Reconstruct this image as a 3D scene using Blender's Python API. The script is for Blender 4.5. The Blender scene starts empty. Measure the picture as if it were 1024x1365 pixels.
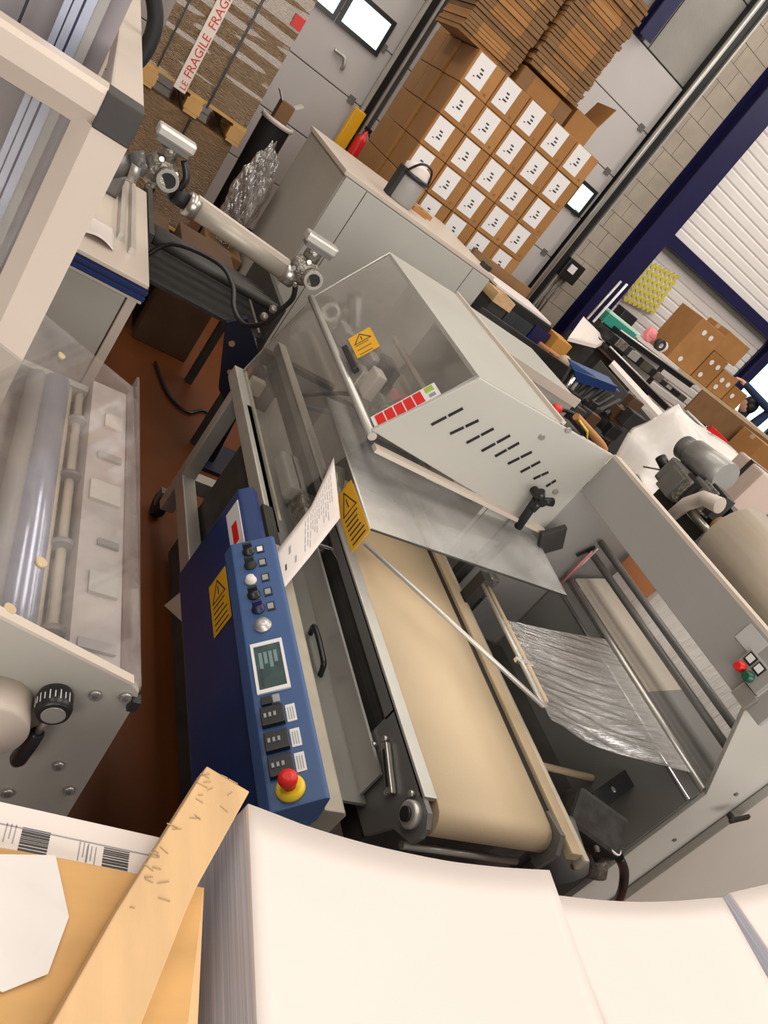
import bpy, bmesh, math, random
from mathutils import Vector, Matrix
random.seed(7)
sc = bpy.context.scene
C = sc.collection
R = math.radians

# ------------------------------------------------------------------ camera
H = 1.75
PITCH, YAW, ROLL, FPX = R(-22.9), R(35.2), R(39.05), 1000.0
cy, sy = math.cos(YAW), math.sin(YAW)
FW = Vector((sy*math.cos(PITCH), cy*math.cos(PITCH), math.sin(PITCH)))
rt = Vector((cy, -sy, 0)); upv = rt.cross(FW)
RT = rt*math.cos(ROLL) + upv*math.sin(ROLL)
UP = -rt*math.sin(ROLL) + upv*math.cos(ROLL)
cam = bpy.data.cameras.new('camera'); camo = bpy.data.objects.new('camera', cam); C.objects.link(camo)
cam.sensor_fit = 'VERTICAL'; cam.sensor_height = 36.0; cam.lens = 36.0*FPX/1365.0; cam.clip_start = 0.01
m3 = Matrix((RT, UP, -FW)).transposed()
camo.matrix_world = Matrix.Translation((0, 0, H)) @ m3.to_4x4()
sc.camera = camo
def at(x, y, Y):
    """point of the hall at distance Y towards the gates, seen at picture position x, y"""
    d = FW + RT*((x-512)/FPX) - UP*((y-682.5)/FPX)
    return Vector((0, 0, H)) + d*(Y/d.y)
def atz(x, y, z):
    d = FW + RT*((x-512)/FPX) - UP*((y-682.5)/FPX)
    return Vector((0, 0, H)) + d*((z-H)/d.z)

# ------------------------------------------------------------------ world, light, exposure
w = bpy.data.worlds.new('world'); sc.world = w; w.use_nodes = True
bg = w.node_tree.nodes['Background']; bg.inputs[0].default_value = (0.80, 0.90, 1.0, 1); bg.inputs[1].default_value = 1.0
def area(name, loc, sx, sy_, power, col=(1, 0.93, 0.84), rot=(0, 0, 0)):
    l = bpy.data.lights.new(name, 'AREA'); l.shape = 'RECTANGLE'; l.size = sx; l.size_y = sy_; l.energy = power; l.color = col
    o = bpy.data.objects.new(name, l); C.objects.link(o); o.location = loc; o.rotation_euler = rot; return o
for i, x in enumerate((-3.0, 1.0, 5.0, 9.0)):
    area('skylight_light', (x, 3.4, 6.3), 1.2, 8.8, 305)
area('front_fill_light', (1.5, -3.8, 3.0), 11.0, 3.0, 700, (1, 0.95, 0.90), (R(90), 0, 0))  # unseen fill, added behind the camera to brighten faces turned towards it
sc.view_settings.view_transform = 'Standard'; sc.view_settings.look = 'None'
sc.view_settings.exposure = -0.45; sc.view_settings.gamma = 1.0; sc.view_settings.use_curve_mapping = False
sc.cycles.transparent_max_bounces = 24
sc.cycles.max_bounces = 8

# ------------------------------------------------------------------ materials
MATS = {}
def nodes_of(m):
    m.use_nodes = True; return m.node_tree.nodes, m.node_tree.links
def mat(name, col, rough=0.5, metal=0.0, var=0.06, scale=6.0, bump=0.0, bscale=40.0, stretch=None, coat=0.0, spec=0.5):
    if name in MATS: return MATS[name]
    m = bpy.data.materials.new(name); N, L = nodes_of(m); b = N['Principled BSDF']
    b.inputs['Roughness'].default_value = rough; b.inputs['Metallic'].default_value = metal
    b.inputs['Coat Weight'].default_value = coat; b.inputs['Specular IOR Level'].default_value = spec
    tc = N.new('ShaderNodeTexCoord'); mp = N.new('ShaderNodeMapping'); L.new(tc.outputs['Object'], mp.inputs[0])
    if stretch: mp.inputs['Scale'].default_value = stretch
    n = N.new('ShaderNodeTexNoise'); n.inputs['Scale'].default_value = scale; n.inputs['Detail'].default_value = 4; L.new(mp.outputs[0], n.inputs[0])
    r = N.new('ShaderNodeValToRGB'); r.color_ramp.elements[0].position = 0.3; r.color_ramp.elements[1].position = 0.7
    r.color_ramp.elements[0].color = (*[max(0, c*(1-var)) for c in col], 1); r.color_ramp.elements[1].color = (*[min(1, c*(1+var)) for c in col], 1)
    L.new(n.outputs['Fac'], r.inputs[0]); L.new(r.outputs[0], b.inputs['Base Color'])
    if bump:
        n2 = N.new('ShaderNodeTexNoise'); n2.inputs['Scale'].default_value = bscale; n2.inputs['Detail'].default_value = 3; L.new(mp.outputs[0], n2.inputs[0])
        bp = N.new('ShaderNodeBump'); bp.inputs['Strength'].default_value = bump; bp.inputs['Distance'].default_value = 0.02
        L.new(n2.outputs['Fac'], bp.inputs['Height']); L.new(bp.outputs[0], b.inputs['Normal'])
    MATS[name] = m; return m
def clear_mat(name, tint=(0.95, 0.95, 0.94), haze=0.06, hazecol=(0.8, 0.77, 0.72), rough=0.05, bump=0.0, bscale=6.0, gloss=1.0, stretch=None):
    m = bpy.data.materials.new(name); N, L = nodes_of(m); N.remove(N['Principled BSDF']); out = N['Material Output']
    t = N.new('ShaderNodeBsdfTransparent'); t.inputs[0].default_value = (*tint, 1)
    d = N.new('ShaderNodeBsdfDiffuse'); d.inputs[0].default_value = (*hazecol, 1)
    g = N.new('ShaderNodeBsdfGlossy'); g.inputs['Roughness'].default_value = rough
    tc = N.new('ShaderNodeTexCoord'); mp = N.new('ShaderNodeMapping'); L.new(tc.outputs['Object'], mp.inputs[0])
    if stretch: mp.inputs['Scale'].default_value = stretch
    n = N.new('ShaderNodeTexNoise'); n.inputs['Scale'].default_value = bscale; n.inputs['Detail'].default_value = 4; L.new(mp.outputs[0], n.inputs[0])
    mr = N.new('ShaderNodeMapRange'); mr.inputs['From Min'].default_value = 0.3; mr.inputs['From Max'].default_value = 0.75
    mr.inputs['To Min'].default_value = haze*0.5; mr.inputs['To Max'].default_value = haze*1.6; L.new(n.outputs['Fac'], mr.inputs[0])
    m1 = N.new('ShaderNodeMixShader'); L.new(mr.outputs[0], m1.inputs[0]); L.new(t.outputs[0], m1.inputs[1]); L.new(d.outputs[0], m1.inputs[2])
    fr = N.new('ShaderNodeLayerWeight'); fr.inputs[0].default_value = 0.5
    pw = N.new('ShaderNodeMath'); pw.operation = 'POWER'; pw.inputs[1].default_value = 3.5; L.new(fr.outputs['Facing'], pw.inputs[0])
    mu = N.new('ShaderNodeMath'); mu.operation = 'MULTIPLY_ADD'; mu.inputs[1].default_value = 0.45*gloss; mu.inputs[2].default_value = 0.035*gloss; L.new(pw.outputs[0], mu.inputs[0])
    m2 = N.new('ShaderNodeMixShader'); L.new(mu.outputs[0], m2.inputs[0]); L.new(m1.outputs[0], m2.inputs[1]); L.new(g.outputs[0], m2.inputs[2])
    if bump:
        bp = N.new('ShaderNodeBump'); bp.inputs['Strength'].default_value = bump; bp.inputs['Distance'].default_value = 0.02
        L.new(n.outputs['Fac'], bp.inputs['Height']); L.new(bp.outputs[0], g.inputs['Normal']); L.new(bp.outputs[0], fr.inputs['Normal'])
    L.new(m2.outputs[0], out.inputs[0]); MATS[name] = m; return m
def emit_mat(name, col, s):
    m = bpy.data.materials.new(name); N, L = nodes_of(m); b = N['Principled BSDF']
    b.inputs['Base Color'].default_value = (*col, 1); b.inputs['Emission Color'].default_value = (*col, 1); b.inputs['Emission Strength'].default_value = s
    MATS[name] = m; return m
def stripe_mat(name, c0, c1, scale, axis='Z', rough=0.6, noise=2.0):
    """fine layers lying on one another (sheet edges)"""
    m = bpy.data.materials.new(name); N, L = nodes_of(m); b = N['Principled BSDF']; b.inputs['Roughness'].default_value = rough
    tc = N.new('ShaderNodeTexCoord'); mp = N.new('ShaderNodeMapping'); L.new(tc.outputs['Object'], mp.inputs[0])
    mp.inputs['Scale'].default_value = (0.6, 0.6, scale) if axis == 'Z' else ((scale, 0.6, 0.6) if axis == 'X' else (0.6, scale, 0.6))
    n = N.new('ShaderNodeTexNoise'); n.inputs['Scale'].default_value = noise; n.inputs['Detail'].default_value = 6; n.inputs['Roughness'].default_value = 0.7; L.new(mp.outputs[0], n.inputs[0])
    r = N.new('ShaderNodeValToRGB'); r.color_ramp.elements[0].position = 0.35; r.color_ramp.elements[1].position = 0.65
    r.color_ramp.elements[0].color = (*c0, 1); r.color_ramp.elements[1].color = (*c1, 1)
    L.new(n.outputs['Fac'], r.inputs[0]); L.new(r.outputs[0], b.inputs['Base Color']); MATS[name] = m; return m

GREY = mat('grey_coat', (0.40, 0.38, 0.335), 0.45, var=0.04, scale=3)
LGREY = mat('light_grey_coat', (0.42, 0.41, 0.37), 0.42, var=0.04, scale=3)
MGREY = mat('mid_grey_coat', (0.30, 0.29, 0.275), 0.45, var=0.05, scale=3)
DGREY = mat('dark_grey_steel', (0.16, 0.155, 0.145), 0.4, 0.3, var=0.12, scale=8)
STEEL = mat('brushed_steel', (0.50, 0.48, 0.44), 0.32, 0.85, var=0.08, scale=12)
CHROME = mat('chrome', (0.75, 0.75, 0.76), 0.12, 1.0, var=0.03)
ALU = mat('aluminium', (0.55, 0.53, 0.49), 0.38, 0.6, var=0.06, scale=9)
CAST = mat('cast_metal', (0.27, 0.25, 0.215), 0.34, 0.7, var=0.45, scale=45, bump=0.4, bscale=60)
CREAM = mat('cream_coat', (0.55, 0.47, 0.40), 0.4, var=0.03, scale=3)
BEIGE = mat('worn_beige_coat', (0.52, 0.46, 0.36), 0.5, var=0.12, scale=14)
BLACK = mat('black_plastic', (0.012, 0.012, 0.013), 0.35, var=0.2)
RUBBER = mat('black_rubber', (0.010, 0.010, 0.011), 0.65, var=0.2)
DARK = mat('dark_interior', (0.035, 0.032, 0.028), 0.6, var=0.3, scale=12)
BLUE = mat('blue_coat', (0.010, 0.032, 0.125), 0.30, var=0.08, scale=3, coat=0.2)
LBLUE = mat('panel_blue', (0.035, 0.085, 0.22), 0.38, var=0.06, scale=4)
NAVY = mat('navy_steel', (0.011, 0.010, 0.060), 0.4, var=0.1)
DNAVY = mat('dark_navy_steel', (0.005, 0.007, 0.022), 0.5, var=0.1)
BSTEEL = mat('bluish_steel', (0.46, 0.50, 0.62), 0.22, 0.45, var=0.1, scale=4)
VIOLET = mat('grey_violet_board', (0.25, 0.225, 0.235), 0.5, var=0.05)
CARD4 = mat('cardboard_shaded', (0.075, 0.035, 0.014), 0.6, var=0.2, scale=6)  # brown card with the shade under the arm put into its colour
BLK2 = mat('dull_black_iron', (0.02, 0.018, 0.017), 0.55, var=0.4, scale=20)
BELT = mat('tan_belt', (0.56, 0.43, 0.275), 0.55, var=0.07, scale=3.5, bump=0.03, bscale=120)
TAN = mat('tan_strip', (0.50, 0.38, 0.24), 0.5, var=0.12, scale=9)
PAPER = mat('white_paper', (0.68, 0.605, 0.565), 0.7, var=0.01)
LABEL = mat('white_label', (0.74, 0.72, 0.72), 0.5, var=0.02)
INK = mat('black_ink', (0.03, 0.03, 0.035), 0.6, var=0.1)
GINK = mat('grey_ink', (0.30, 0.30, 0.31), 0.6, var=0.1)
YELLOW = mat('yellow_sticker', (0.78, 0.40, 0.012), 0.4, var=0.05)
EYELLOW = mat('yellow_ring', (0.80, 0.58, 0.02), 0.4, var=0.05)
RED = mat('red_plastic', (0.70, 0.015, 0.012), 0.35, var=0.05)
GREEN = mat('green_plastic', (0.006, 0.085, 0.05), 0.35, var=0.05)
WOOD = mat('raw_pine', (0.58, 0.37, 0.185), 0.6, var=0.12, scale=3.0, bump=0.06, bscale=30, stretch=(8, 1.5, 8))
PINE = mat('pallet_wood', (0.50, 0.29, 0.10), 0.65, var=0.18, scale=4.0, bump=0.1, bscale=40)
CARD = mat('cardboard', (0.31, 0.142, 0.038), 0.75, var=0.07, scale=5)
CARD2 = mat('cardboard_pale', (0.36, 0.172, 0.053), 0.75, var=0.10, scale=6)
CARD3 = mat('cardboard_dark', (0.20, 0.105, 0.042), 0.8, var=0.12, scale=6)
WRAP = mat('wrapped_brown_load', (0.23, 0.135, 0.058), 0.16, var=0.28, scale=10, bump=1.0, bscale=14, stretch=(2.2, 2.2, 14), coat=1.0, spec=0.9)
FLOORM = mat('red_brown_floor', (0.125, 0.034, 0.007), 0.42, var=0.22, scale=1.6, spec=0.3)
WALLG = mat('gate_panel_grey', (0.50, 0.47, 0.46), 0.5, var=0.02, scale=2)
CONC = mat('grey_concrete', (0.30, 0.285, 0.26), 0.85, var=0.08, scale=3, bump=0.1)
BLOCK = mat('block_wall', (0.40, 0.345, 0.28), 0.85, var=0.10, scale=5, bump=0.15)
SIDING = mat('white_siding', (0.86, 0.82, 0.79), 0.45, var=0.02)
CEIL = mat('dim_ceiling', (0.22, 0.21, 0.20), 0.8)
SKIN = mat('skin', (0.62, 0.34, 0.22), 0.5, var=0.05)
SHIRT = mat('navy_cloth', (0.012, 0.028, 0.085), 0.85, var=0.15, scale=20)
HAIR = mat('black_hair', (0.006, 0.005, 0.006), 0.5, var=0.3, scale=40)
PINK = mat('pink_plastic', (0.72, 0.22, 0.25), 0.5)
TGREEN = mat('teal_plastic', (0.03, 0.25, 0.18), 0.4)
LTEAL = mat('pale_teal_plastic', (0.45, 0.75, 0.62), 0.4)
REDTXT = mat('red_print', (0.55, 0.03, 0.02), 0.6)
TAPE = mat('white_tape', (0.72, 0.62, 0.55), 0.4, var=0.03)
STEP = mat('olive_board', (0.055, 0.055, 0.035), 0.5, var=0.2)
PLEXI = clear_mat('clear_acrylic', (0.965, 0.96, 0.95), 0.065, (0.72, 0.68, 0.62), 0.06, bscale=5)
PLEXI2 = clear_mat('hazy_acrylic', (0.95, 0.95, 0.94), 0.30, (0.74, 0.73, 0.71), 0.08, bscale=4)
PLEXI3 = clear_mat('milky_acrylic', (0.965, 0.96, 0.96), 0.075, (0.66, 0.60, 0.58), 0.05, bscale=7)
FILM = clear_mat('clear_film', (0.95, 0.95, 0.96), 0.27, (0.88, 0.86, 0.85), 0.16, bump=0.35, bscale=5, gloss=6.0, stretch=(1.2, 22, 1))
SILVER = clear_mat('crumpled_film', (0.90, 0.90, 0.91), 0.22, (0.62, 0.60, 0.57), 0.10, bump=1.0, bscale=18, gloss=7.0)
WHITEBAG = mat('white_plastic_sheet', (0.62, 0.58, 0.55), 0.35, var=0.06, scale=5, bump=0.7, bscale=5)
SCREEN = mat('lcd_screen', (0.05, 0.085, 0.085), 0.15, var=0.25, scale=40)
GLASSW = emit_mat('daylit_window', (0.70, 0.93, 0.88), 1.6)
SHEETEDGE = stripe_mat('paper_edges', (0.38, 0.39, 0.46), (0.70, 0.68, 0.72), 260, 'Z')
ROLLM = mat('rolled_film', (0.52, 0.44, 0.35), 0.3, var=0.10, scale=5, stretch=(8, 0.3, 8), coat=0.3)
YNET = mat('yellow_net', (0.72, 0.62, 0.10), 0.5)

# ------------------------------------------------------------------ mesh helpers
def V(*a): return Vector(a)
class MB:
    def __init__(s): s.v = []; s.f = []; s.sm = []
    def face(s, pts, smooth=False):
        i = len(s.v); s.v += [Vector(p) for p in pts]; s.f.append(tuple(range(i, i+len(pts)))); s.sm.append(smooth); return s
    def hexa(s, p, smooth=False):
        """8 corners: bottom ring 0-3 then top ring 4-7"""
        i = len(s.v); s.v += [Vector(q) for q in p]
        for f in ((3, 2, 1, 0), (4, 5, 6, 7), (0, 1, 5, 4), (1, 2, 6, 5), (2, 3, 7, 6), (3, 0, 4, 7)):
            s.f.append(tuple(i+k for k in f)); s.sm.append(smooth)
        return s
    def box(s, x0, x1, y0, y1, z0, z1):
        return s.hexa([(x0, y0, z0), (x1, y0, z0), (x1, y1, z0), (x0, y1, z0), (x0, y0, z1), (x1, y0, z1), (x1, y1, z1), (x0, y1, z1)])
    def obox(s, c, ex, ey, ez):
        """oriented box: centre and three half-extent vectors"""
        c, ex, ey, ez = Vector(c), Vector(ex), Vector(ey), Vector(ez)
        return s.hexa([c-ex-ey-ez, c+ex-ey-ez, c+ex+ey-ez, c-ex+ey-ez, c-ex-ey+ez, c+ex-ey+ez, c+ex+ey+ez, c-ex+ey+ez])
    def prism(s, poly, ext, smooth=False):
        n = len(poly); i = len(s.v); e = Vector(ext); s.v += [Vector(p) for p in poly] + [Vector(p)+e for p in poly]
        s.f.append(tuple(i+k for k in reversed(range(n)))); s.sm.append(False)
        s.f.append(tuple(i+n+k for k in range(n))); s.sm.append(False)
        for k in range(n):
            k2 = (k+1) % n; s.f.append((i+k, i+k2, i+n+k2, i+n+k)); s.sm.append(smooth)
        return s
    def sheet(s, quad, t):
        """flat panel of thickness t from a quad"""
        q = [Vector(p) for p in quad]; n = (q[1]-q[0]).cross(q[2]-q[0]).normalized()*t
        return s.prism([p-n/2 for p in q], n)
    def tube(s, pts, r, n=12, cap=True):
        pts = [Vector(p) for p in pts]; rings = []
        if len(pts) >= 4 and not isinstance(r, (list, tuple)) and r < .03:      # cables and bent rods: round the corners
            q = [pts[0]]+pts+[pts[-1]]; out = []
            for k in range(1, len(q)-2):
                a, b_, c, d = q[k-1:k+3]
                for s_ in range(5):
                    t = s_/5; out.append(.5*((2*b_)+(c-a)*t+(2*a-5*b_+4*c-d)*t*t+(3*b_-a-3*c+d)*t*t*t))
            pts = out+[pts[-1]]
        rs = r if isinstance(r, (list, tuple)) else [r]*len(pts)
        up0 = None
        for k, p in enumerate(pts):
            d = (pts[min(k+1, len(pts)-1)]-pts[max(k-1, 0)]).normalized()
            if up0 is None: up0 = Vector((0, 0, 1)) if abs(d.z) < 0.9 else Vector((1, 0, 0))
            a = d.cross(up0)
            if a.length < 1e-5: a = d.cross(Vector((0, 1, 0)))
            a.normalize(); b = a.cross(d).normalized(); up0 = b
            i = len(s.v); s.v += [p + a*rs[k]*math.cos(2*math.pi*j/n) + b*rs[k]*math.sin(2*math.pi*j/n) for j in range(n)]; rings.append(i)
        for k in range(len(pts)-1):
            for j in range(n):
                j2 = (j+1) % n; s.f.append((rings[k]+j, rings[k+1]+j, rings[k+1]+j2, rings[k]+j2)); s.sm.append(True)
        if cap:
            s.f.append(tuple(rings[0]+j for j in range(n))); s.sm.append(False)
            s.f.append(tuple(rings[-1]+j for j in reversed(range(n)))); s.sm.append(False)
        return s
    def cyl(s, a, b, r, n=20, r2=None): return s.tube([a, b], [r, r2 if r2 is not None else r], n)
    def ring(s, c, axis, r0, r1, h, n=28):
        """flat washer"""
        c = Vector(c); ax = Vector(axis).normalized(); a = ax.orthogonal().normalized(); b = ax.cross(a); i = len(s.v)
        for k in range(n):
            d = a*math.cos(2*math.pi*k/n)+b*math.sin(2*math.pi*k/n)
            s.v += [c+d*r0, c+d*r1, c+d*r1+ax*h, c+d*r0+ax*h]
        for k in range(n):
            p = i+4*k; q = i+4*((k+1) % n)
            for u, v in ((0, 1), (1, 2), (2, 3), (3, 0)):
                s.f.append((p+u, q+u, q+v, p+v)); s.sm.append(u in (1, 3))
        return s
    def lathe(s, base, axis, prof, n=24):
        """profile of (radius, height) about an axis"""
        return s.tube([Vector(base)+Vector(axis).normalized()*h for r, h in prof], [max(r, 1e-4) for r, h in prof], n)
    def ball(s, c, r, n=14, sc_=(1, 1, 1)):
        c = Vector(c); i = len(s.v); m = n//2
        for a in range(m+1):
            th = math.pi*a/m
            for b in range(n):
                ph = 2*math.pi*b/n
                s.v.append(c+Vector((r*sc_[0]*math.sin(th)*math.cos(ph), r*sc_[1]*math.sin(th)*math.sin(ph), r*sc_[2]*math.cos(th))))
        for a in range(m):
            for b in range(n):
                b2 = (b+1) % n; s.f.append((i+a*n+b, i+(a+1)*n+b, i+(a+1)*n+b2, i+a*n+b2)); s.sm.append(True)
        return s
    def grid(s, fn, nu, nv, smooth=True):
        i = len(s.v)
        for a in range(nu+1):
            for b in range(nv+1): s.v.append(Vector(fn(a/nu, b/nv)))
        for a in range(nu):
            for b in range(nv):
                p = i+a*(nv+1)+b; s.f.append((p, p+nv+1, p+nv+2, p+1)); s.sm.append(smooth)
        return s
    def slab(s, fn, nu, nv, t):
        """curved sheet with thickness"""
        top = lambda u, v: Vector(fn(u, v))
        i = len(s.v); s.grid(top, nu, nv); j = len(s.v); f0 = len(s.f)
        for a in range(nu+1):
            for b in range(nv+1): s.v.append(Vector(fn(a/nu, b/nv))-Vector(t))
        for a in range(nu):
            for b in range(nv):
                p = j+a*(nv+1)+b; s.f.append((p+1, p+nv+2, p+nv+1, p)); s.sm.append(True)
        def side(seq):
            for p, q in zip(seq[:-1], seq[1:]): s.f.append((i+p, i+q, j+q, j+p)); s.sm.append(False)
        W = nv+1
        side([a*W for a in range(nu+1)]); side([nu*W+b for b in range(nv+1)]); side([a*W+nv for a in range(nu, -1, -1)]); side([b for b in range(nv, -1, -1)])
        return s
    def build(s, name, m, parent=None, bevel=0.0, seg=2, weld=False):
        off = WORLD.get(parent.name, Vector()) if parent else Vector()
        me = bpy.data.meshes.new(name); me.from_pydata([v-off for v in s.v], [], s.f)
        me.polygons.foreach_set('use_smooth', s.sm)
        if bevel or weld:
            bm = bmesh.new(); bm.from_mesh(me)
            bmesh.ops.remove_doubles(bm, verts=bm.verts, dist=1e-5)
            if bevel:
                ed = [e for e in bm.edges if len(e.link_faces) == 2 and e.calc_face_angle(0) > R(30)]
                bmesh.ops.bevel(bm, geom=ed, offset=bevel, segments=seg, affect='EDGES', profile=0.6, clamp_overlap=True)
            bm.to_mesh(me); bm.free()
        bm = bmesh.new(); bm.from_mesh(me); bmesh.ops.recalc_face_normals(bm, faces=bm.faces); bm.to_mesh(me); bm.free()
        me.materials.append(m)
        o = bpy.data.objects.new(name, me); C.objects.link(o)
        if parent: o.parent = parent; WORLD[o.name] = off
        return o
WORLD = {}
def thing(name, label, cat, loc=(0, 0, 0), group=None):
    o = bpy.data.objects.new(name, None); C.objects.link(o); o.location = loc; o.empty_display_size = 0.1
    WORLD[o.name] = Vector(loc); o['label'] = label; o['category'] = cat
    if group: o['group'] = group
    return o
def tag(o, label, cat, group=None):
    o['label'] = label; o['category'] = cat
    if group: o['group'] = group
    return o
def struct(o): o['kind'] = 'structure'; return o
def sroot(name, loc=(0, 0, 0)):
    o = bpy.data.objects.new(name, None); C.objects.link(o); o.location = loc; WORLD[o.name] = Vector(loc); o['kind'] = 'structure'; return o
def lab(o, t): o['label'] = t; return o
def text_mesh(mb, txt, origin, ex, ey, size, lift):
    """flat lettering: lower-left origin, direction of writing, up direction"""
    cu = bpy.data.curves.new('t', 'FONT'); cu.body = txt; cu.size = 1.0; cu.resolution_u = 2
    o = bpy.data.objects.new('t', cu); C.objects.link(o); dg = bpy.context.evaluated_depsgraph_get()
    me = bpy.data.meshes.new_from_object(o.evaluated_get(dg))
    ex, ey = Vector(ex).normalized(), Vector(ey).normalized(); n = ex.cross(ey); org = Vector(origin)
    i = len(mb.v); mb.v += [org+ex*v.co.x*size+ey*v.co.y*size+n*lift for v in me.vertices]
    for p in me.polygons: mb.f.append(tuple(i+k for k in p.vertices)); mb.sm.append(False)
    bpy.data.objects.remove(o); bpy.data.curves.remove(cu); bpy.data.meshes.remove(me)
    return mb
def bar_on(mb, org, ex, ey, n, u0, u1, v0, v1, h):
    """a thin printed bar on a plane"""
    c = org+ex*((u0+u1)/2)+ey*((v0+v1)/2)+n*(h/2)
    return mb.obox(c, ex*((u1-u0)/2), ey*((v1-v0)/2), n*(h/2))
def stroke_on(mb, org, ex, ey, n, a, b, wd, h):
    p = org+ex*a[0]+ey*a[1]; q = org+ex*b[0]+ey*b[1]; d = (q-p); L_ = d.length; d.normalize(); s_ = n.cross(d)
    return mb.obox((p+q)/2+n*(h/2), d*(L_/2+wd/2), s_*(wd/2), n*(h/2))
def warn_sticker(parent, org, ex, ey, w_, h_, lines=5, name='warning_sticker'):
    org = Vector(org); ex = Vector(ex).normalized(); ey = Vector(ey); ey = (ey-ex*ey.dot(ex)).normalized(); n = ex.cross(ey)
    s = bar_on(MB(), org, ex, ey, n, 0, w_, 0, h_, 0.0012).build(name, YELLOW, parent)
    lab(s, 'yellow warning sticker with black triangle')
    m = MB(); o2 = org+n*0.0012; wd = w_*0.045
    T = [(w_*0.14, h_*0.58), (w_*0.86, h_*0.58), (w_*0.5, h_*0.93)]
    for a, b in ((0, 1), (1, 2), (2, 0)): stroke_on(m, o2, ex, ey, n, T[a], T[b], wd, 0.0006)
    stroke_on(m, o2, ex, ey, n, (w_*0.5, h_*0.66), (w_*0.5, h_*0.80), wd, 0.0006)
    for k in range(lines):
        y = h_*(0.48-0.42*k/max(1, lines-1)); bar_on(m, o2, ex, ey, n, w_*0.14, w_*random.uniform(0.7, 0.88), y, y+h_*0.025, 0.0006)
    if parent.parent is None: m.build('warning_print', INK, s)
    else: m.build('warning_print', INK, parent)
    return s
def copy_tree(o, parent=None):
    c = o.copy(); C.objects.link(c)
    if parent: c.parent = parent
    for ch in o.children: copy_tree(ch, c)
    return c

# ------------------------------------------------------------------ hall (setting)
WY = 8.0            # plane of the gates
K = WY/7.5
X0, X1, Y0 = -5.0, 13.0, -4.0
struct(MB().box(X0, X1, Y0, WY+0.3, -0.2, 0).build('floor', FLOORM))
struct(MB().box(X0, X1, Y0, WY+0.3, 6.5, 6.7).build('ceiling', CEIL))
struct(MB().box(X0-0.2, X0, Y0, WY+0.3, 0, 6.5).build('wall_left', CEIL))
struct(MB().box(X1, X1+0.2, Y0, WY+0.3, 0, 6.5).build('wall_right', CEIL))
struct(MB().box(X0, X1, Y0-0.2, Y0, 0, 6.5).build('wall_front', CEIL))
wb = struct(MB().box(X0, X1, WY+0.05, WY+0.3, 0, 6.5).build('wall_back', CONC)); WORLD[wb.name] = Vector()
# big precast panels above the gates: joints as recessed gaps between proud slabs
for i in range(8):
    for j in range(3):
        xa = -4.9+i*1.35; za = 3.72+j*0.90
        if xa > 5.6: continue
        MB().box(xa+0.008, min(xa+1.342, 5.2), WY-0.01, WY+0.05, za+0.008, za+0.892).build('concrete_panel', CONC, wb)
# first gate: sectional panels, windows
def gate(name, xa, xb, wins, n0):
    g = sroot(name, ((xa+xb)/2, WY, 0)); hgt = 0.526
    for k in range(8 if n0 == 1 else 8):
        z = 0.02+k*hgt
        if z+hgt > 3.72: break
        p = MB().box(xa, xb, WY-0.06, WY-0.01, z+0.004, z+hgt-0.004).build('door_panel', WALLG, g, bevel=0.006)
        for hx in (xb-0.12, xa+0.12):
            MB().box(hx-0.035, hx+0.035, WY-0.075, WY-0.06, z-0.035, z+0.035).build('hinge', DGREY, p)
    for (x, z, ww, wh) in wins:
        f = MB()
        for a, b, c, d in ((x-ww/2-0.04, x+ww/2+0.04, z-wh/2-0.04, z-wh/2), (x-ww/2-0.04, x+ww/2+0.04, z+wh/2, z+wh/2+0.04), (x-ww/2-0.04, x-ww/2, z-wh/2, z+wh/2), (x+ww/2, x+ww/2+0.04, z-wh/2, z+wh/2)):
            f.box(a, b, WY-0.085, WY-0.06, c, d)
        f = f.build('window_frame', BLACK, g)
        MB().box(x-ww/2, x+ww/2, WY-0.075, WY-0.061, z-wh/2, z+wh/2).build('window_pane', GLASSW, f)
    return g
g1 = gate('door_1', -2.2, 2.36, [(at(488, 30, WY-.06).x, at(488, 30, WY-.06).z, 0.40, 0.25), (at(424, -12, WY-.06).x, at(488, 30, WY-.06).z, 0.40, 0.25)], 1)
p = at(452, 77, WY-.06)
hd = MB().tube([p+V(-.08, -.03, .03), p+V(.03, -.03, .03), p+V(.07, -.03, -.03), p+V(.07, -.01, -.06)], 0.018, 8).build('door_handle', ALU, g1)
pw = at(773, 264, WY-.06)
g2 = gate('door_2', 2.55, 5.16, [(pw.x, pw.z, 0.20, 0.25)], 2)
# guide rails beside the gates
for n, (x, wd) in enumerate(((2.40, 0.10), (5.24, 0.13))):
    t = sroot('trim_%d' % (n+1), (x, WY, 0))
    MB().box(x-wd/2, x+wd/2, WY-0.16, WY-0.01, 0, 5.8).build('guide_rail', BLACK, t)
    MB().box(x-wd/2-0.02, x-wd/2+0.01, WY-0.20, WY-0.14, 0, 5.8).build('rail_lip', ALU, t)
    MB().box(x+wd/2-0.012, x+wd/2+0.012, WY-0.19, WY-0.16, 0, 5.8).build('rail_lip', ALU, t)
# block wall strip between second gate and blue column
bw = sroot('wall_block', (5.55, WY, 0))
for k in range(30):
    for c in range(2):
        xa = 5.31+c*0.28-(0.12 if k % 2 else 0); xb = xa+0.274
        xa = max(xa, 5.31); xb = min(xb, 5.84)
        if k % 2 and c == 1: xb = 5.84
        MB().box(xa, xb, WY-0.05+random.uniform(0, 0.004), WY+0.05, 0.0025+k*0.2, 0.1975+k*0.2).build('block', BLOCK, bw)
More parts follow.
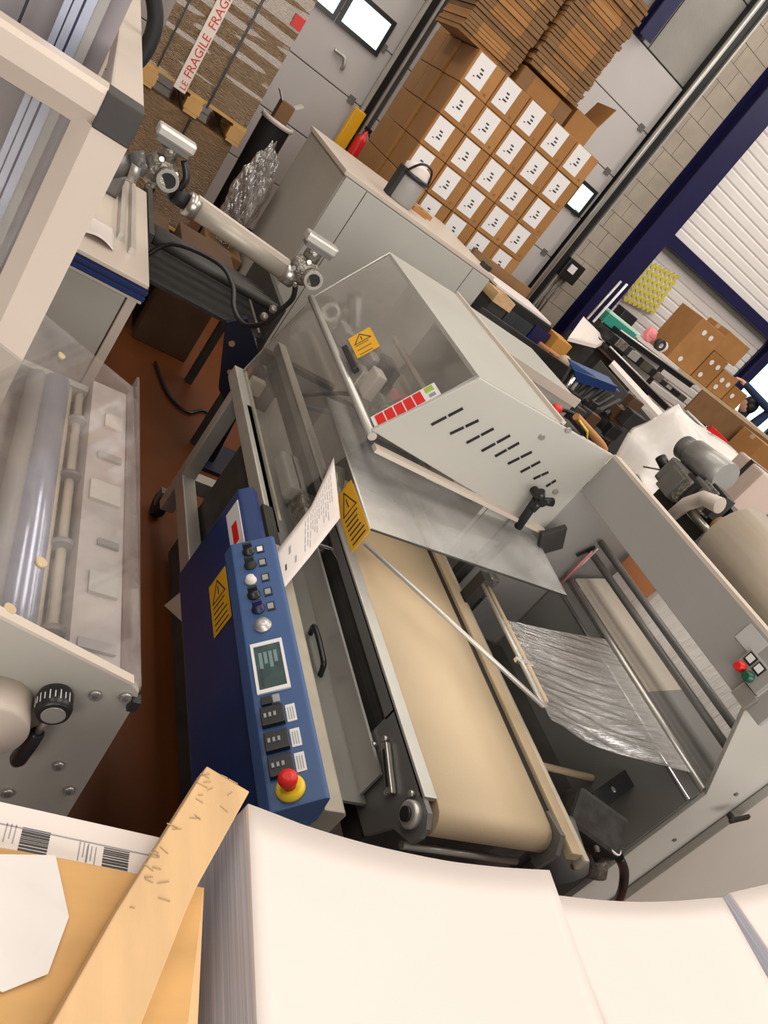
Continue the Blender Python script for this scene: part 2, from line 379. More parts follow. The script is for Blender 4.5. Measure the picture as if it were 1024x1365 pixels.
# blue steel column (H section) and thinner columns over the gate
def hcol(x, wd, dp, z0, z1, y=WY):
    m = MB(); m.box(x-wd/2, x+wd/2, y-dp, y-dp+0.02, z0, z1); m.box(x-wd/2, x+wd/2, y-0.02, y, z0, z1); m.box(x-0.02, x+0.02, y-dp+.02, y-.02, z0, z1); return m
def tr(n, m, mt): return struct(m.build('trim_%d' % n, mt))
tr(3, hcol(6.0, 0.33, 0.30, 0, 6.5), NAVY)
tr(4, hcol(at(824, 10, 7.9).x, 0.13, 0.16, 3.72, 6.5, WY-0.02), NAVY); tr(5, hcol(at(864, 38, 7.9).x, 0.16, 0.16, 3.72, 6.5, WY-0.02), NAVY)
tr(6, MB().box(6.16, 9.2, WY-0.16, WY-0.0, 2.50, 2.64), NAVY)
tr(7, hcol(8.98, 0.16, 0.14, 0, 2.5), NAVY)
# white siding: boards above and below the blue beam
ws = sroot('wall_siding', (9, WY, 0))
for k in range(34):
    z = 2.64+k*0.115
    MB().prism([(6.18, WY-0.03, z+.001), (6.18, WY-0.042, z+0.018), (6.18, WY-0.042, z+0.095), (6.18, WY-0.03, z+0.114)], (6.8, 0, 0)).build('siding_board', SIDING, ws)
for k in range(21):
    z = 0.02+k*0.115
    MB().prism([(6.18, WY+0.03, z+.001), (6.18, WY+0.018, z+0.018), (6.18, WY+0.018, z+0.095), (6.18, WY+0.03, z+0.114)], (2.72, 0, 0)).build('siding_board', SIDING, ws)
# daylight window to the right
wn = sroot('window_1', (10.0, WY, 0))
MB().box(9.06, 9.12, WY-0.08, WY+0.02, 0.9, 2.5).build('window_frame', BLACK, wn)
MB().box(9.12, 10.2, WY-0.04, WY-0.02, 0.9, 2.44).build('window_pane', GLASSW, wn)
MB().box(10.2, 10.26, WY-0.08, WY+0.02, 0.9, 2.5).build('window_frame', BLACK, wn)
MB().box(9.12, 10.2, WY-0.08, WY+0.02, 2.44, 2.5).build('window_frame', BLACK, wn)
# rail with pulleys high over the second gate
cb = thing('door_motor_box', 'black motor box with cables beside the blue column', 'motor', at(762, 362, 7.8))
q = at(762, 362, 7.8)
MB().box(q.x-.13, q.x+.13, WY-0.22, WY-0.05, q.z-.12, q.z+.12).build('housing', BLACK, cb, bevel=.01)
MB().box(q.x-.08, q.x+.02, WY-0.235, WY-0.22, q.z-.02, q.z+.07).build('sticker', LABEL, cb)
for k in range(3):
    MB().tube([(q.x-.08+k*.06, WY-.15, q.z-.11), (q.x-.10+k*.06, WY-.16, q.z-.4), (q.x-.02+k*.03, WY-.15, q.z-.75)], 0.012, 6).build('cable', DGREY, cb)
# pipe running up the wall
pp = tag(MB().cyl((5.12, WY-0.25, 0.2), (5.12, WY-0.25, 6.3), 0.02, 10).build('wall_pipe', ALU), 'thin grey pipe running up beside the second gate rail', 'pipe')
# yellow net on the siding
net = thing('yellow_net', 'yellow and white netted mat hung cornerwise on the white siding', 'net', at(868, 384, WY-.03))
cx, cz = at(868, 384, WY-.03).x, at(868, 384, WY-.03).z
MB().obox((cx, WY-.022, cz), V(.27, 0, .05), V(0, .006, 0), V(-.05, 0, .27)).build('backing', LABEL, net)
for k in range(7):
    for l in range(7):
        u, v = -0.24+k*0.08, -0.24+l*0.08
        c = V(cx+u*.98-v*.18, WY-.036, cz+u*.18+v*.98)
        MB().obox(c, V(.026, 0, .026), V(0, .007, 0), V(-.018, 0, .018)).build('mesh_patch', YNET, net)

# ------------------------------------------------------------------ carton stack in front of the gates
BX, BY, BTOP = 2.30, 6.0, 2.445
ORD = ['first', 'second', 'third', 'fourth', 'fifth']
ROWS = ['top', 'second', 'third', 'fourth', 'fifth', 'sixth', 'seventh']
def carton(name, label, cat, x0, x1, y0, y1, z0, z1, m, group=None, tape=True):
    t = thing(name, label, cat, ((x0+x1)/2, (y0+y1)/2, z0), group)
    b = MB().box(x0, x1, y0, y1, z0, z1).build('carton_body', m, t, bevel=0.004, seg=1)
    if tape: MB().box(x0-.0008, x1+.0008, (y0+y1)/2-.03, (y0+y1)/2+.03, z1-.05, z1+.0010).build('sealing_tape', TAN, t)
    return t
for c in range(5):
    for r in range(7):
        x0 = BX+c*0.278+.003; x1 = x0+.271; z1 = BTOP-r*0.25-.002; z0 = z1-.246
        j = random.uniform(-.006, .006)
        t = carton('labelled_carton', 'brown carton with white label, %s column from the left, %s row from the top' % (ORD[c], ROWS[r]), 'carton', x0, x1, BY+j, BY+.39+j, z0, z1, (CARD, CARD2)[(c*3+r*5) % 4 == 0], 'labelled cartons stacked before the gates', tape=False)
        y = BY+j
        l = MB().box(x0+.02, x0+.175, y-.0015, y, z0+.035, z1-.006).build('address_label', LABEL, t)
        m = MB()
        for k in range(3): m.box(x0+.085+.012*(k % 2), x0+.125-.01*(k == 2), y-.0022, y-.0015, z0+.10+.025*k, z0+.112+.025*k)
        m.box(x0+.06, x0+.075, y-.0022, y-.0015, z0+.085, z0+.093)
        m.build('print', INK, l)
        MB().box(x0+.21, x0+.235, y-.001, y, z0+.03, z0+.05).build('handling_mark', CARD3, t)
# plain cartons behind: the left flank of the stack
for d in range(2):
    for r in range(7):
        z1 = BTOP-r*0.25-.002
        carton('plain_carton', 'plain brown carton on stack flank, %s row from top, %s rank back' % (ROWS[r], ('first', 'second')[d]), 'carton', BX-.02, BX+.55, BY+.41+d*.30, BY+.70+d*.30, z1-.246, z1, CARD, 'plain cartons on the flank', tape=False)
oc = thing('open_carton', 'open brown carton with a dark gap at the top left of the stack', 'carton', (2.28, 6.85, 2.45))
MB().box(2.29, 2.56, 6.70, 6.72, 2.447, 2.72).build('carton_wall', CARD, oc); MB().box(2.29, 2.31, 6.72, 6.99, 2.447, 2.56).build('carton_wall', CARD2, oc)
MB().box(2.29, 2.56, 6.99, 7.01, 2.447, 2.72).build('carton_wall', CARD, oc); MB().box(2.30, 2.56, 6.73, 6.98, 2.447, 2.46).build('carton_floor', DARK, oc)
rf = thing('carton_flap_box', 'half open brown carton right of the flat bundles on the stack', 'carton', (3.4, 6.2, 2.45))
MB().box(3.27, 3.52, 6.06, 6.38, 2.447, 2.62).build('carton_body', CARD, rf, bevel=.004)
MB().sheet([(3.52, 6.06, 2.62), (3.52, 6.38, 2.62), (3.56, 6.38, 2.80), (3.56, 6.06, 2.80)], .006).build('flap', CARD2, rf)
# bundles of flattened cartons on top
def nth(n): return '%d%s' % (n, 'th' if 10 < n % 100 < 14 else {1: 'st', 2: 'nd', 3: 'rd'}.get(n % 10, 'th'))
def bundle(x0, x1, y0, y1, z0, n, th, label, group, lean=0.0):
    z = z0
    for k in range(n):
        t_ = th*random.uniform(0.75, 1.2); jx = random.uniform(-.012, .012)+lean*k; jy = random.uniform(-.015, .01)
        cm = random.choice((CARD, CARD, CARD2, CARD3))
        o = MB().box(x0+jx, x1+jx, y0+jy, y1+jy, z, z+t_*0.86)
        f = thing('flattened_carton', label % nth(k+1) if '%s' in label else label, 'carton', ((x0+x1)/2, (y0+y1)/2, z), group)
        o.build('folded_board', cm, f)
        wd = (x1-x0)
        MB().box(x0+jx+.002, x0+jx+wd*.22, y0+jy-.004, y0+jy+.02, z+.001, z+t_*.86-.001).build('end_flap', CARD3, f)
        MB().box(x1+jx-wd*.24, x1+jx-.002, y0+jy-.004, y0+jy+.02, z+.001, z+t_*.86-.001).build('end_flap', CARD3, f)
        z += t_
    return z
bundle(2.10, 2.64, 6.06, 6.60, BTOP+.004, 34, 0.034, 'flattened brown carton, %s from the bottom of the left bundle', 'left bundle of flat cartons', 0.0012)
zz = bundle(2.68, 3.22, 6.04, 6.55, BTOP+.004, 1, 0.20, 'thick folded carton block under the right bundle', 'block under right bundle')
bundle(2.68, 3.22, 6.02, 6.55, zz+.004, 24, 0.033, 'flattened brown carton, %s from the bottom of the right bundle', 'right bundle of flat cartons', 0.0008)

# ------------------------------------------------------------------ wrapped pallets
def pallet(root, x0, x1, y0, y1, z0):
    n = 5
    for k in range(n):
        a = y0+(y1-y0)*k/n+.01; MB().box(x0, x1, a, a+(y1-y0)/n-.03, z0+.122, z0+.144).build('deck_board', PINE, root)
    for k in range(3):
        a = x0+(x1-x0-.10)*k/2
        MB().box(a, a+.10, y0, y1, z0+.100, z0+.122).build('stringer_board', PINE, root)
        for l in range(3):
            b = y0+(y1-y0-.145)*l/2; MB().box(a-.01 if k else a, a+.11 if k < 2 else a+.10, b, b+.145, z0+.022, z0+.10).build('pallet_block', PINE, root, bevel=.004)
        MB().box(a, a+.10, y0, y1, z0, z0+.022).build('bottom_board', PINE, root)
PX0, PX1, PY = 0.40, 1.17, 6.0
PZ = 0.90
lo = thing('lower_pallet_load', 'brown film-wrapped load under the upper pallet, top left of picture', 'pallet', ((PX0+PX1)/2, PY+.5, 0))
pallet(lo, PX0, PX1, PY, PY+1.1, 0)
MB().box(PX0+.02, PX1-.03, PY+.02, PY+1.1, .146, PZ-.006).build('wrapped_load', WRAP, lo, bevel=.02)
MB().box(.80, .815, PY+.008, PY+.022, .15, PZ-.02).build('strap', BLACK, lo)
up = thing('upper_pallet_load', 'upper pallet of brown film-wrapped cartons with red and white warning tape', 'pallet', ((PX0+PX1)/2, PY+.5, PZ))
pallet(up, PX0, PX1, PY, PY+1.1, PZ)
z0 = PZ+.146
MB().grid(lambda u, v: (PX0+.01+u*(PX1-PX0-.02), PY+.010+.0012*math.sin(61*v+3*u)+.0012*math.sin(97*v-4*u), z0+v*1.3), 24, 60).build('wrap_front', WRAP, up)
MB().box(PX0+.01, PX1-.01, PY+.03, PY+1.08, z0, z0+1.3).build('wrapped_load', WRAP, up, bevel=.02)
MB().box(.855, .87, PY-.006, PY-.001, z0-.04, z0+1.3).build('strap', BLACK, up)
MB().box(.47, .482, PY-.006, PY-.001, z0-.0, z0+1.3).build('strap', BLACK, up)
tp = MB().box(.615, .70, PY-.006, PY-.001, PZ+.10, z0+1.3).build('warning_tape', TAPE, up)
for k in range(5): text_mesh(MB(), 'FRAGILE', (.69, PY-.0065, PZ+.20+k*.34), (0, 0, 1), (-1, 0, 0), .080, .0012).build('tape_lettering', REDTXT, tp)
text_mesh(MB(), 'LE', (.69, PY-.0065, PZ+.115), (0, 0, 1), (-1, 0, 0), .06, .0012).build('tape_lettering', REDTXT, tp)
tp2 = MB().box(PX1-.09, PX1-.012, PY-.006, PY-.001, z0+.72, z0+.80).build('red_label', REDTXT, up)

# silver film heap and black bin next to the pallets
def crumple(name, label, cat, c, sx, sy_, sz, m, seed=1, amp=.18, n=20):
    rnd = random.Random(seed); ph = [rnd.uniform(0, 6.28) for _ in range(12)]
    def fn(u, v):
        th = math.pi*v; p = 2*math.pi*u
        d = V(math.sin(th)*math.cos(p), math.sin(th)*math.sin(p), math.cos(th))
        k = 1+amp*(math.sin(5*d.x+ph[0]+3*d.y)+math.sin(9*d.y+ph[1]-4*d.z)+math.sin(13*d.z+ph[2]+8*d.x)*.6+math.sin(21*d.x-17*d.y+ph[3])*.35+math.sin(37*d.z+29*d.x+ph[4])*.3+math.sin(51*d.y-33*d.z+ph[5])*.22)/2
        return (c[0]+sx*d.x*k, c[1]+sy_*d.y*k, max(c[2]+sz*d.z*k, c[2]-sz))
    return tag(MB().grid(fn, n*2, n, smooth=False).build(name, m, weld=True), label, cat)
pf = thing('carton_platform', 'low wooden platform under the carton stack', 'pallet', (3.0, 6.5, 0))
for k in range(6): MB().box(2.28, 3.70, 6.0+k*.18, 6.16+k*.18, .664, .69).build('deck_board', PINE, pf)
for k in range(4): MB().box(2.30+k*.44, 2.38+k*.44, 6.0, 7.06, 0, .664).build('support_beam', PINE, pf)
crumple('film_heap', 'crumpled clear plastic film heaped beside the wrapped pallet', 'plastic film', (1.31, 5.62, .70), .12, .16, .36, SILVER, 3, .16, 40)
fs = tag(MB().box(1.19, 1.47, 5.44, 5.8, 0, .335).build('film_crate', CARD3, None, bevel=.01), 'brown carton under the crumpled film heap', 'carton')
bn = thing('black_bin', 'black plastic sack bin holding an open carton beside the pallet', 'bin', (1.40, 6.35, 0))
MB().lathe((1.40, 6.35, 0), (0, 0, 1), [(.10, 0), (.11, .02), (.12, 1.15), (.125, 1.17), (.118, 1.17), (.11, 1.13)], 18).build('bin_body', RUBBER, bn)
MB().ring((1.40, 6.35, 1.16), (0, 0, 1), .118, .135, .035).build('white_sack_rim', PAPER, bn)
MB().cyl((1.40, 6.35, 1.13), (1.40, 6.35, 1.14), .112, 16).build('sack_fill', RUBBER, bn)
bc = thing('small_open_carton', 'small brown carton with pale flaps standing in the black bin', 'carton', (1.40, 6.35, 1.142))
MB().box(1.345, 1.455, 6.29, 6.41, 1.142, 1.33).build('carton_body', CARD3, bc)
for s_, q in ((-1, 1.345), (1, 1.455)):
    MB().sheet([(q, 6.29, 1.33), (q, 6.41, 1.33), (q+s_*.05, 6.41, 1.38), (q+s_*.05, 6.29, 1.38)], .006).build('flap', PAPER, bc)
# yellow post and fire extinguisher by the gate rail
p = at(470, 168, 7.75)
yp = tag(MB().box(p.x-.075, p.x+.045, 7.70, 7.78, 0, 1.58).build('guard_post', YELLOW, None, bevel=.01), 'yellow guard post standing beside the gate rail', 'post')
fe = thing('fire_extinguisher', 'red fire extinguisher hanging right of the yellow guard post', 'extinguisher', (p.x+.14, 7.7, 1.1))
MB().lathe((p.x+.13, 7.7, .95), (0, 0, 1), [(.05, 0), (.06, .02), (.06, .42), (.04, .46), (.02, .48), (.02, .52)], 18).build('cylinder', RED, fe)
MB().box(p.x+.10, p.x+.17, 7.68, 7.72, 1.47, 1.50).build('lever', BLACK, fe)
MB().tube([(p.x+.15, 7.7, 1.48), (p.x+.21, 7.69, 1.4), (p.x+.205, 7.69, 1.1)], .012, 8).build('hose', BLACK, fe)
MB().box(p.x+.08, p.x+.18, 7.76, 7.79, .95, 1.4).build('wall_bracket', DGREY, fe); MB().box(p.x+.1, p.x+.16, 7.77, 7.99, 1.3, 1.34).build('wall_bracket', DGREY, fe)
q = at(530, 92, 7.85)
sg = tag(MB().box(q.x-.05, q.x+.05, 7.985, 7.999, q.z-.05, q.z+.05).build('wall_sign', LABEL), 'small white wall sign with a red pictogram above the rail', 'sign'); WORLD[sg.name] = V(0, 0, 0)
MB().box(q.x-.03, q.x+.03, 7.98, 7.986, q.z-.035, q.z+.035).build('pictogram', RED, sg)

# ------------------------------------------------------------------ grey cabinet (tunnel) behind the machine
cbn = thing('tunnel_cabinet', 'large pale grey cabinet with cream top behind the wrapping machine', 'cabinet', (2.1, 5.1, 0))
CX0, CX1, CY0, CY1, CZ = 1.49, 2.70, 4.57, 5.72, 1.35
MB().box(CX0, CX1, CY0+.015, CY1, 0.12, CZ-.03).build('cabinet_body', GREY, cbn)
MB().box(CX0-.015, CX1+.015, CY0-.005, CY1+.01, CZ-.03, CZ).build('cabinet_top', CREAM, cbn, bevel=.005)
for a, b in ((CX0+.005, CX0+.155), (CX0+.160, CX1-.165), (CX1-.160, CX1-.005)):
    MB().box(a, b, CY0-.008, CY0+.015, .15, CZ-.035).build('front_panel', LGREY, cbn, bevel=.004)
for a in (CX0+.1, CX1-.1):
    for b in (CY0+.1, CY1-.1): MB().cyl((a, b, 0), (a, b, .12), .03, 12).build('foot', BLACK, cbn)
pt = thing('glue_pot', 'grey pot with black strap and white lid on the cabinet top', 'pot', (1.93, 4.85, CZ))
MB().lathe((1.96, 4.85, CZ), (0, 0, 1), [(.085, 0), (.095, .01), (.095, .17), (.09, .18)], 22).build('pot_body', MGREY, pt)
MB().lathe((1.96, 4.85, CZ+.18), (0, 0, 1), [(.092, 0), (.094, .015), (.094, .05), (.06, .075), (.03, .08)], 22).build('lid', PAPER, pt)
MB().ring((1.96, 4.85, CZ+.165), (0, 0, 1), .09, .104, .03).build('strap', BLACK, pt)
MB().box(1.85, 1.885, 4.80, 4.90, CZ, CZ+.20).build('clip', RUBBER, pt, bevel=.01)
MB().tube([(1.87, 4.80, CZ+.18), (1.92, 4.76, CZ+.27), (2.0, 4.76, CZ+.27), (2.05, 4.80, CZ+.18)], .008, 8).build('bail', BLACK, pt)
for k, (x, y) in enumerate(((2.14, 5.0), (2.22, 5.1))):
    tag(MB().box(x, x+.12, y, y+.15, CZ, CZ+.03).build('cardboard_pad', CARD2), ('square cardboard pad lying beside the grey pot', 'cardboard pad on the cabinet behind the other pad')[k], 'cardboard')
pk = tag(MB().box(2.62, 2.68, 4.60, 4.68, CZ, CZ+.035).build('black_block', BLACK, None, bevel=.006), 'small black block on the front right corner of the cabinet top', 'block')
wt = thing('wooden_tray', 'small square wooden tray at the right end of the cabinet', 'tray', (2.76, 4.75, 0))
q = at(662, 400, 4.7)
MB().box(q.x-.075, q.x+.075, 4.62, 4.78, 0.0, q.z-.01).build('post', DARK, wt)
MB().box(q.x-.085, q.x+.085, 4.60, 4.80, q.z-.01, q.z).build('tray_floor', WOOD, wt)
for a, b, c, d in ((-.085, .085, 4.60, 4.615), (-.085, .085, 4.785, 4.80), (-.085, -.07, 4.615, 4.785), (.07, .085, 4.615, 4.785)):
    MB().box(q.x+a, q.x+b, c, d, q.z, q.z+.06).build('tray_rim', WOOD, wt)

# ------------------------------------------------------------------ grey table machine seen behind the left guard
bt = thing('feeder_table', 'grey feeder cabinet with cream top and navy edging behind the guard frame', 'cabinet', (.1, 2.9, 0))
MB().box(-.6, .405, 2.46, 3.45, .15, .825).build('cabinet_body', GREY, bt, bevel=.006)
MB().box(.408, .44, 2.45, 3.46, .15, .825).build('edge_post', CREAM, bt, bevel=.004)
MB().box(-.6, .45, 2.44, 3.46, .825, .838).build('cream_strip', CREAM, bt)
MB().box(-.6, .45, 2.43, 3.46, .838, .885).build('navy_edging', NAVY, bt)
for k in range(2): MB().box(-.6, .452, 2.425, 2.435, .842+k*.022, .853+k*.022).build('navy_rib', BLUE, bt)
MB().box(-.6, .445, 2.428, 3.46, .885, .90).build('table_top', CREAM, bt, bevel=.003)
MB().box(.33, .345, 2.7, 3.46, .90, .925).build('guide_rail', ALU, bt); MB().box(.37, .385, 2.62, 3.46, .90, .925).build('guide_rail', ALU, bt)
for a, b in ((-.5, 2.55), (.38, 2.55), (-.5, 3.35), (.38, 3.35)): MB().cyl((a, b, 0), (a, b, .15), .03, 10).build('foot', BLACK, bt)
tag(MB().slab(lambda u, v: (.20+.12*u, 2.55+.22*v, .904+.02*math.sin(3*u)*(1-v)), 8, 8, (0, 0, .002)).build('loose_sheet', PAPER), 'shiny white sheet lying on the feeder cabinet top', 'paper')
tag(MB().box(.19, .32, 3.12, 3.32, .901, .99).build('black_box', DGREY, None, bevel=.01), 'dark grey box at the far end of the feeder cabinet top', 'box')

# ------------------------------------------------------------------ swivel arm between the two machines
ar = thing('support_arm', 'silver tube support arm with clamp joints above the dark aisle', 'arm', (.62, 2.6, 0))
A0, A1 = at(252, 272, 2.6), at(383, 364, 2.6)
MB().cyl(A0, A1, .034, 24).build('tube', mat('arm_tube', (.40, .36, .30), .45, .3, var=.08), ar)
MB().obox((A0+A1)/2+V(0, -.004, .034), (A1-A0)*.46, V(0, .016, 0), V(0, 0, .008)).build('cover_strip', CREAM, ar)
d = (A1-A0).normalized()
MB().cyl(A0-d*.01, A0+d*.03, .040, 24).build('collar', STEEL, ar); MB().cyl(A1-d*.02, A1+d*.03, .040, 24).build('collar', STEEL, ar)
MB().cyl(A0-d*.055, A0-d*.012, .028, 18).build('end_plug', RUBBER, ar)
def joint(c, nm):
    c = Vector(c)
    j = MB().ball(c, .055, 18, (1.05, .9, 1.0)).build('clamp_joint', CAST, ar)
    MB().cyl(c+V(.02, -.03, .0), c+V(.025, -.072, .005), .034, 18).build('bore_collar', CAST, j)
    MB().cyl(c+V(.025, -.070, .005), c+V(.025, -.074, .005), .024, 18).build('bore', BLACK, j)
    MB().ring(c+V(.025, -.070, .005), (0, -1, 0), .024, .034, .008).build('bore_rim', STEEL, j)
    MB().cyl(c+V(0, 0, .04), c+V(0, 0, .10), .030, 14).build('neck', CAST, j)
    MB().obox(c+V(0, -.01, .115), V(.062, 0, .0), V(0, .03, 0), V(0, 0, .017)).build('handle_block', ALU, j, bevel=.008)
    MB().obox(c+V(0, -.01, .092), V(.052, 0, .0), V(0, .026, 0), V(0, 0, .008)).build('handle_base', DGREY, j)
    for a in range(5):
        an = a*1.25; MB().cyl(c+V(-.045*math.cos(an), -.04, .045*math.sin(an)), c+V(-.05*math.cos(an), -.056, .05*math.sin(an)), .008, 8).build('bolt', STEEL, j)
    return j
JL, JR = at(212, 228, 2.6), at(404, 360, 2.6)
joint(JL, 'l'); joint(JR, 'r')
MB().cyl(JL+V(-.04, 0, 0), at(176, 220, 2.6), .038, 16).build('end_tube', DGREY, ar)
MB().cyl(at(186, 228, 2.6), at(173, 222, 2.6), .042, 16).build('collar', ALU, ar)
MB().tube([at(176, 220, 2.6), V(.14, 2.6, 1.05), V(.12, 2.6, .902)], .03, 12).build('stand_tube', DGREY, ar)
MB().tube([JL+V(.05, 0, .07), JL+V(.08, -.01, .02), JL+V(.06, 0, -.05), at(250, 262, 2.62)], .012, 8).build('cable', BLACK, ar)
MB().tube([JR+V(0, 0, -.05), at(390, 398, 2.6), at(368, 418, 2.62), at(350, 432, 2.66), at(325, 432, 2.8), at(312, 410, 2.9), at(310, 380, 3.0), at(290, 350, 3.1), at(230, 325, 3.2), at(190, 345, 3.2)], .010, 8).build('cable', BLACK, ar)
for k, pxy in enumerate(((364, 412), (352, 422))): MB().ball(at(*pxy, 2.6), .016, 10).build('cable_gland', CAST, ar)
# dark rail frame under the arm
DR0 = 0
dr = thing('roller_track', 'dark slatted roller track running under the silver arm', 'conveyor', (.7, 3.4, 0))
for k in range(6):
    a = at(232+k*3, 292+k*8, 3.2); b = at(352-k*2, 372+k*5, 3.2)
    MB().cyl(V(.52, 3.25+k*.10, .80-k*.02), V(1.12, 3.25+k*.10, .80-k*.02), .022, 12).build('roller', DARK, dr)
MB().box(.52, 1.11, 3.2, 3.95, .64, .655).build('shade_tray', BLK2, dr)  # solid tray added below the rollers to shade the floor behind
for x in (.50, 1.13): MB().box(x-.012, x+.012, 3.2, 3.95, .66, .83).build('side_rail', DARK, dr)
for x in (.50, 1.13):
    for y in (3.24, 3.88): MB().box(x-.02, x+.02, y-.02, y+.02, 0, .66).build('leg', DARK, dr)
for k, (x0, x1, y0, y1, z0, z1, l) in enumerate(((.80, 1.12, 4.1, 4.5, .02, .60, 'brown carton in painted shade standing on the floor under the arm'), (.50, .76, 4.2, 4.6, .02, .55, 'carton in painted shade on the floor left of the other under the arm'))):
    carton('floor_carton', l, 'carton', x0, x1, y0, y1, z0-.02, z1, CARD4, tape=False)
nv = thing('navy_truck', 'navy steel hand truck frame with round holes beside the hood', 'hand truck', (1.05, 3.2, 0))
hb = at(318, 455, 3.05)
MB().prism([at(302, 430, 3.05), at(330, 425, 3.05), at(345, 470, 3.05), at(300, 535, 3.05), at(292, 520, 3.05)], (0, .03, 0)).build('frame_plate', DNAVY, nv)
for pxy in ((309, 458), (307, 496)): MB().cyl(at(*pxy, 3.045), at(*pxy, 3.049), .014, 12).build('hole', CARD3, nv)
MB().tube([at(335, 450, 3.07), V(1.14, 3.09, .55), V(1.20, 3.12, .02)], .02, 10).build('upright', DNAVY, nv)
MB().box(1.14, 1.4, 3.02, 3.3, .0, .02).build('toe_plate', DNAVY, nv)
tag(MB().tube([V(.93, 3.9, .012), V(1.0, 3.6, .012), V(1.1, 3.5, .012), V(1.2, 3.6, .012), V(1.3, 3.55, .012)], .009, 8).build('floor_cable', BLACK), 'black cable lying on the brown floor in the aisle', 'cable')

# ------------------------------------------------------------------ guarded machine on the left
gm = thing('guarded_machine', 'cream framed machine with clear guards and grey side panel at left edge', 'machine', (-.1, 1.2, 0))
FX, FY = .119, 1.34
def chamf(cx_, cz_, a, c):      # chamfered square section in x,z
    return [(cx_-a+c, cz_-a), (cx_+a-c, cz_-a), (cx_+a, cz_-a+c), (cx_+a, cz_+a-c), (cx_+a-c, cz_+a), (cx_-a+c, cz_+a), (cx_-a, cz_+a-c), (cx_-a, cz_-a+c)]
# beam to the left: section in y,z
def beam_x(x0, x1, y, z, hw, hh, c=.012):
    pr = [(x0, y-hw, z-hh+.018), (x0, y-hw+.026, z-hh-.014), (x0, y+hw, z-hh-.014), (x0, y+hw, z+hh), (x0, y-hw+.010, z+hh), (x0, y-hw, z+hh-.008)]
    return MB().prism(pr, (x1-x0, 0, 0))
beam_x(-.55, .062, FY+.03, 1.494, .03, .030).build('frame_beam', CREAM, gm)
MB().prism([(.062, FY, 0), (.119, FY, 0), (.119, FY+.06, 0), (.034, FY+.06, 0), (.034, FY+.028, 0)], (0, 0, 1.466)).build('frame_post', CREAM, gm)
MB().box(.061, .120, FY-.003, FY+.06, 1.464, 1.524).build('corner_cap', DARK, gm, bevel=.003)
MB().prism([(.064, FY+.0, 1.523), (.120, FY+.0, 1.523), (.120, 3.58, 1.523), (.064, 3.58, 1.523)], (0, 0, -.05)).build('frame_beam', CREAM, gm, bevel=.004)
MB().box(.064, .12, 3.52, 3.58, 0.0, 1.47).build('frame_post', CREAM, gm)
MB().prism([(-.55, FY, 0), (-.49, FY, 0), (-.49, FY+.06, 0), (-.55, FY+.06, 0)], (0, 0, 1.466)).build('frame_post', CREAM, gm)
MB().box(-.54, .03, FY+.035, FY+.041, .95, 1.46).build('guard_pane', PLEXI, gm)
# posts and glazing further inside
for xa, xb, mt, dep in ((86, 97, BSTEEL, 0), (97, 99.5, NAVY, .004), (99.5, 112, BSTEEL, 0), (112, 116, NAVY, .004), (116, 131, BSTEEL, 0), (131, 148, MGREY, .006), (34, 38, DNAVY, .01)):
    a, c = at(xa, 0, 1.75), at(xb, 0, 1.75)
    MB().box(a.x, c.x, 1.75+dep, 1.78, .45, 2.1).build('guard_upright', mt, gm)
MB().box(-.80, .055, 1.80, 1.806, .45, 2.1).build('guard_board', VIOLET, gm)
# side panel facing the aisle end
SPY = .70
def sp(px_, py_): return at(px_, py_, SPY)
cor = [V(-.35, SPY, 1.215), V(.352, SPY, .9955), V(.366, SPY, .985), V(.372, SPY, .965), V(.392, SPY, .69), V(.385, SPY, .56), V(-.35, SPY, .56)]
MB().prism(cor, (0, .012, 0)).build('side_panel', GREY, gm, bevel=.002)
MB().prism([(-.35, SPY-.001, 1.215), (.352, SPY-.001, .9955), (.352, SPY-.001, 1.0005), (-.35, SPY-.001, 1.220)], (0, .014, 0)).build('panel_edge', CREAM, gm)
for bx_ in ((127, 925), (167, 928), (78, 1019), (92, 1052), (10, 1055)):
    c = sp(*bx_); MB().cyl(c+V(0, .002, 0), c-V(0, .006, 0), .0085, 14).build('bolt', STEEL, gm); MB().cyl(c-V(0, .006, 0), c-V(0, .007, 0), .004, 6).build('bolt_socket', DGREY, gm)
c = sp(-12, 935)
MB().lathe(c, (0, -1, 0), [(.050, 0), (.050, .045), (.047, .05), (.001, .05)], 32).build('round_boss', CREAM, gm)
c = sp(74, 925)
dl = MB().lathe(c, (0, -1, 0), [(.021, 0), (.023, .006), (.023, .026), (.020, .034)], 30).build('dial', BLACK, gm)
MB().cyl(c-V(0, .034, 0), c-V(0, .0355, 0), .015, 24).build('dial_face', ALU, dl)
m = MB()
for k in range(9):
    a = R(60+k*16); dr_ = V(math.cos(a), 0, math.sin(a)); m.obox(c-V(0, .018, 0)+dr_*.0231, V(0, .005 if k % 2 else .007, 0), dr_*.0004, dr_.cross(V(0, 1, 0))*.0006)
m.build('dial_scale', LABEL, dl)
hv = (sp(20, 1020)-sp(60, 965)).normalized(); h0 = c-V(0, .026, 0)+hv*.012; 
MB().cyl(h0, h0+hv*.040, .005, 12).build('crank_rod', STEEL, gm)
MB().lathe(h0+hv*.034, hv, [(.008, 0), (.010, .004), (.0115, .03), (.0115, .062), (.008, .070)], 16).build('crank_grip', BLACK, gm)
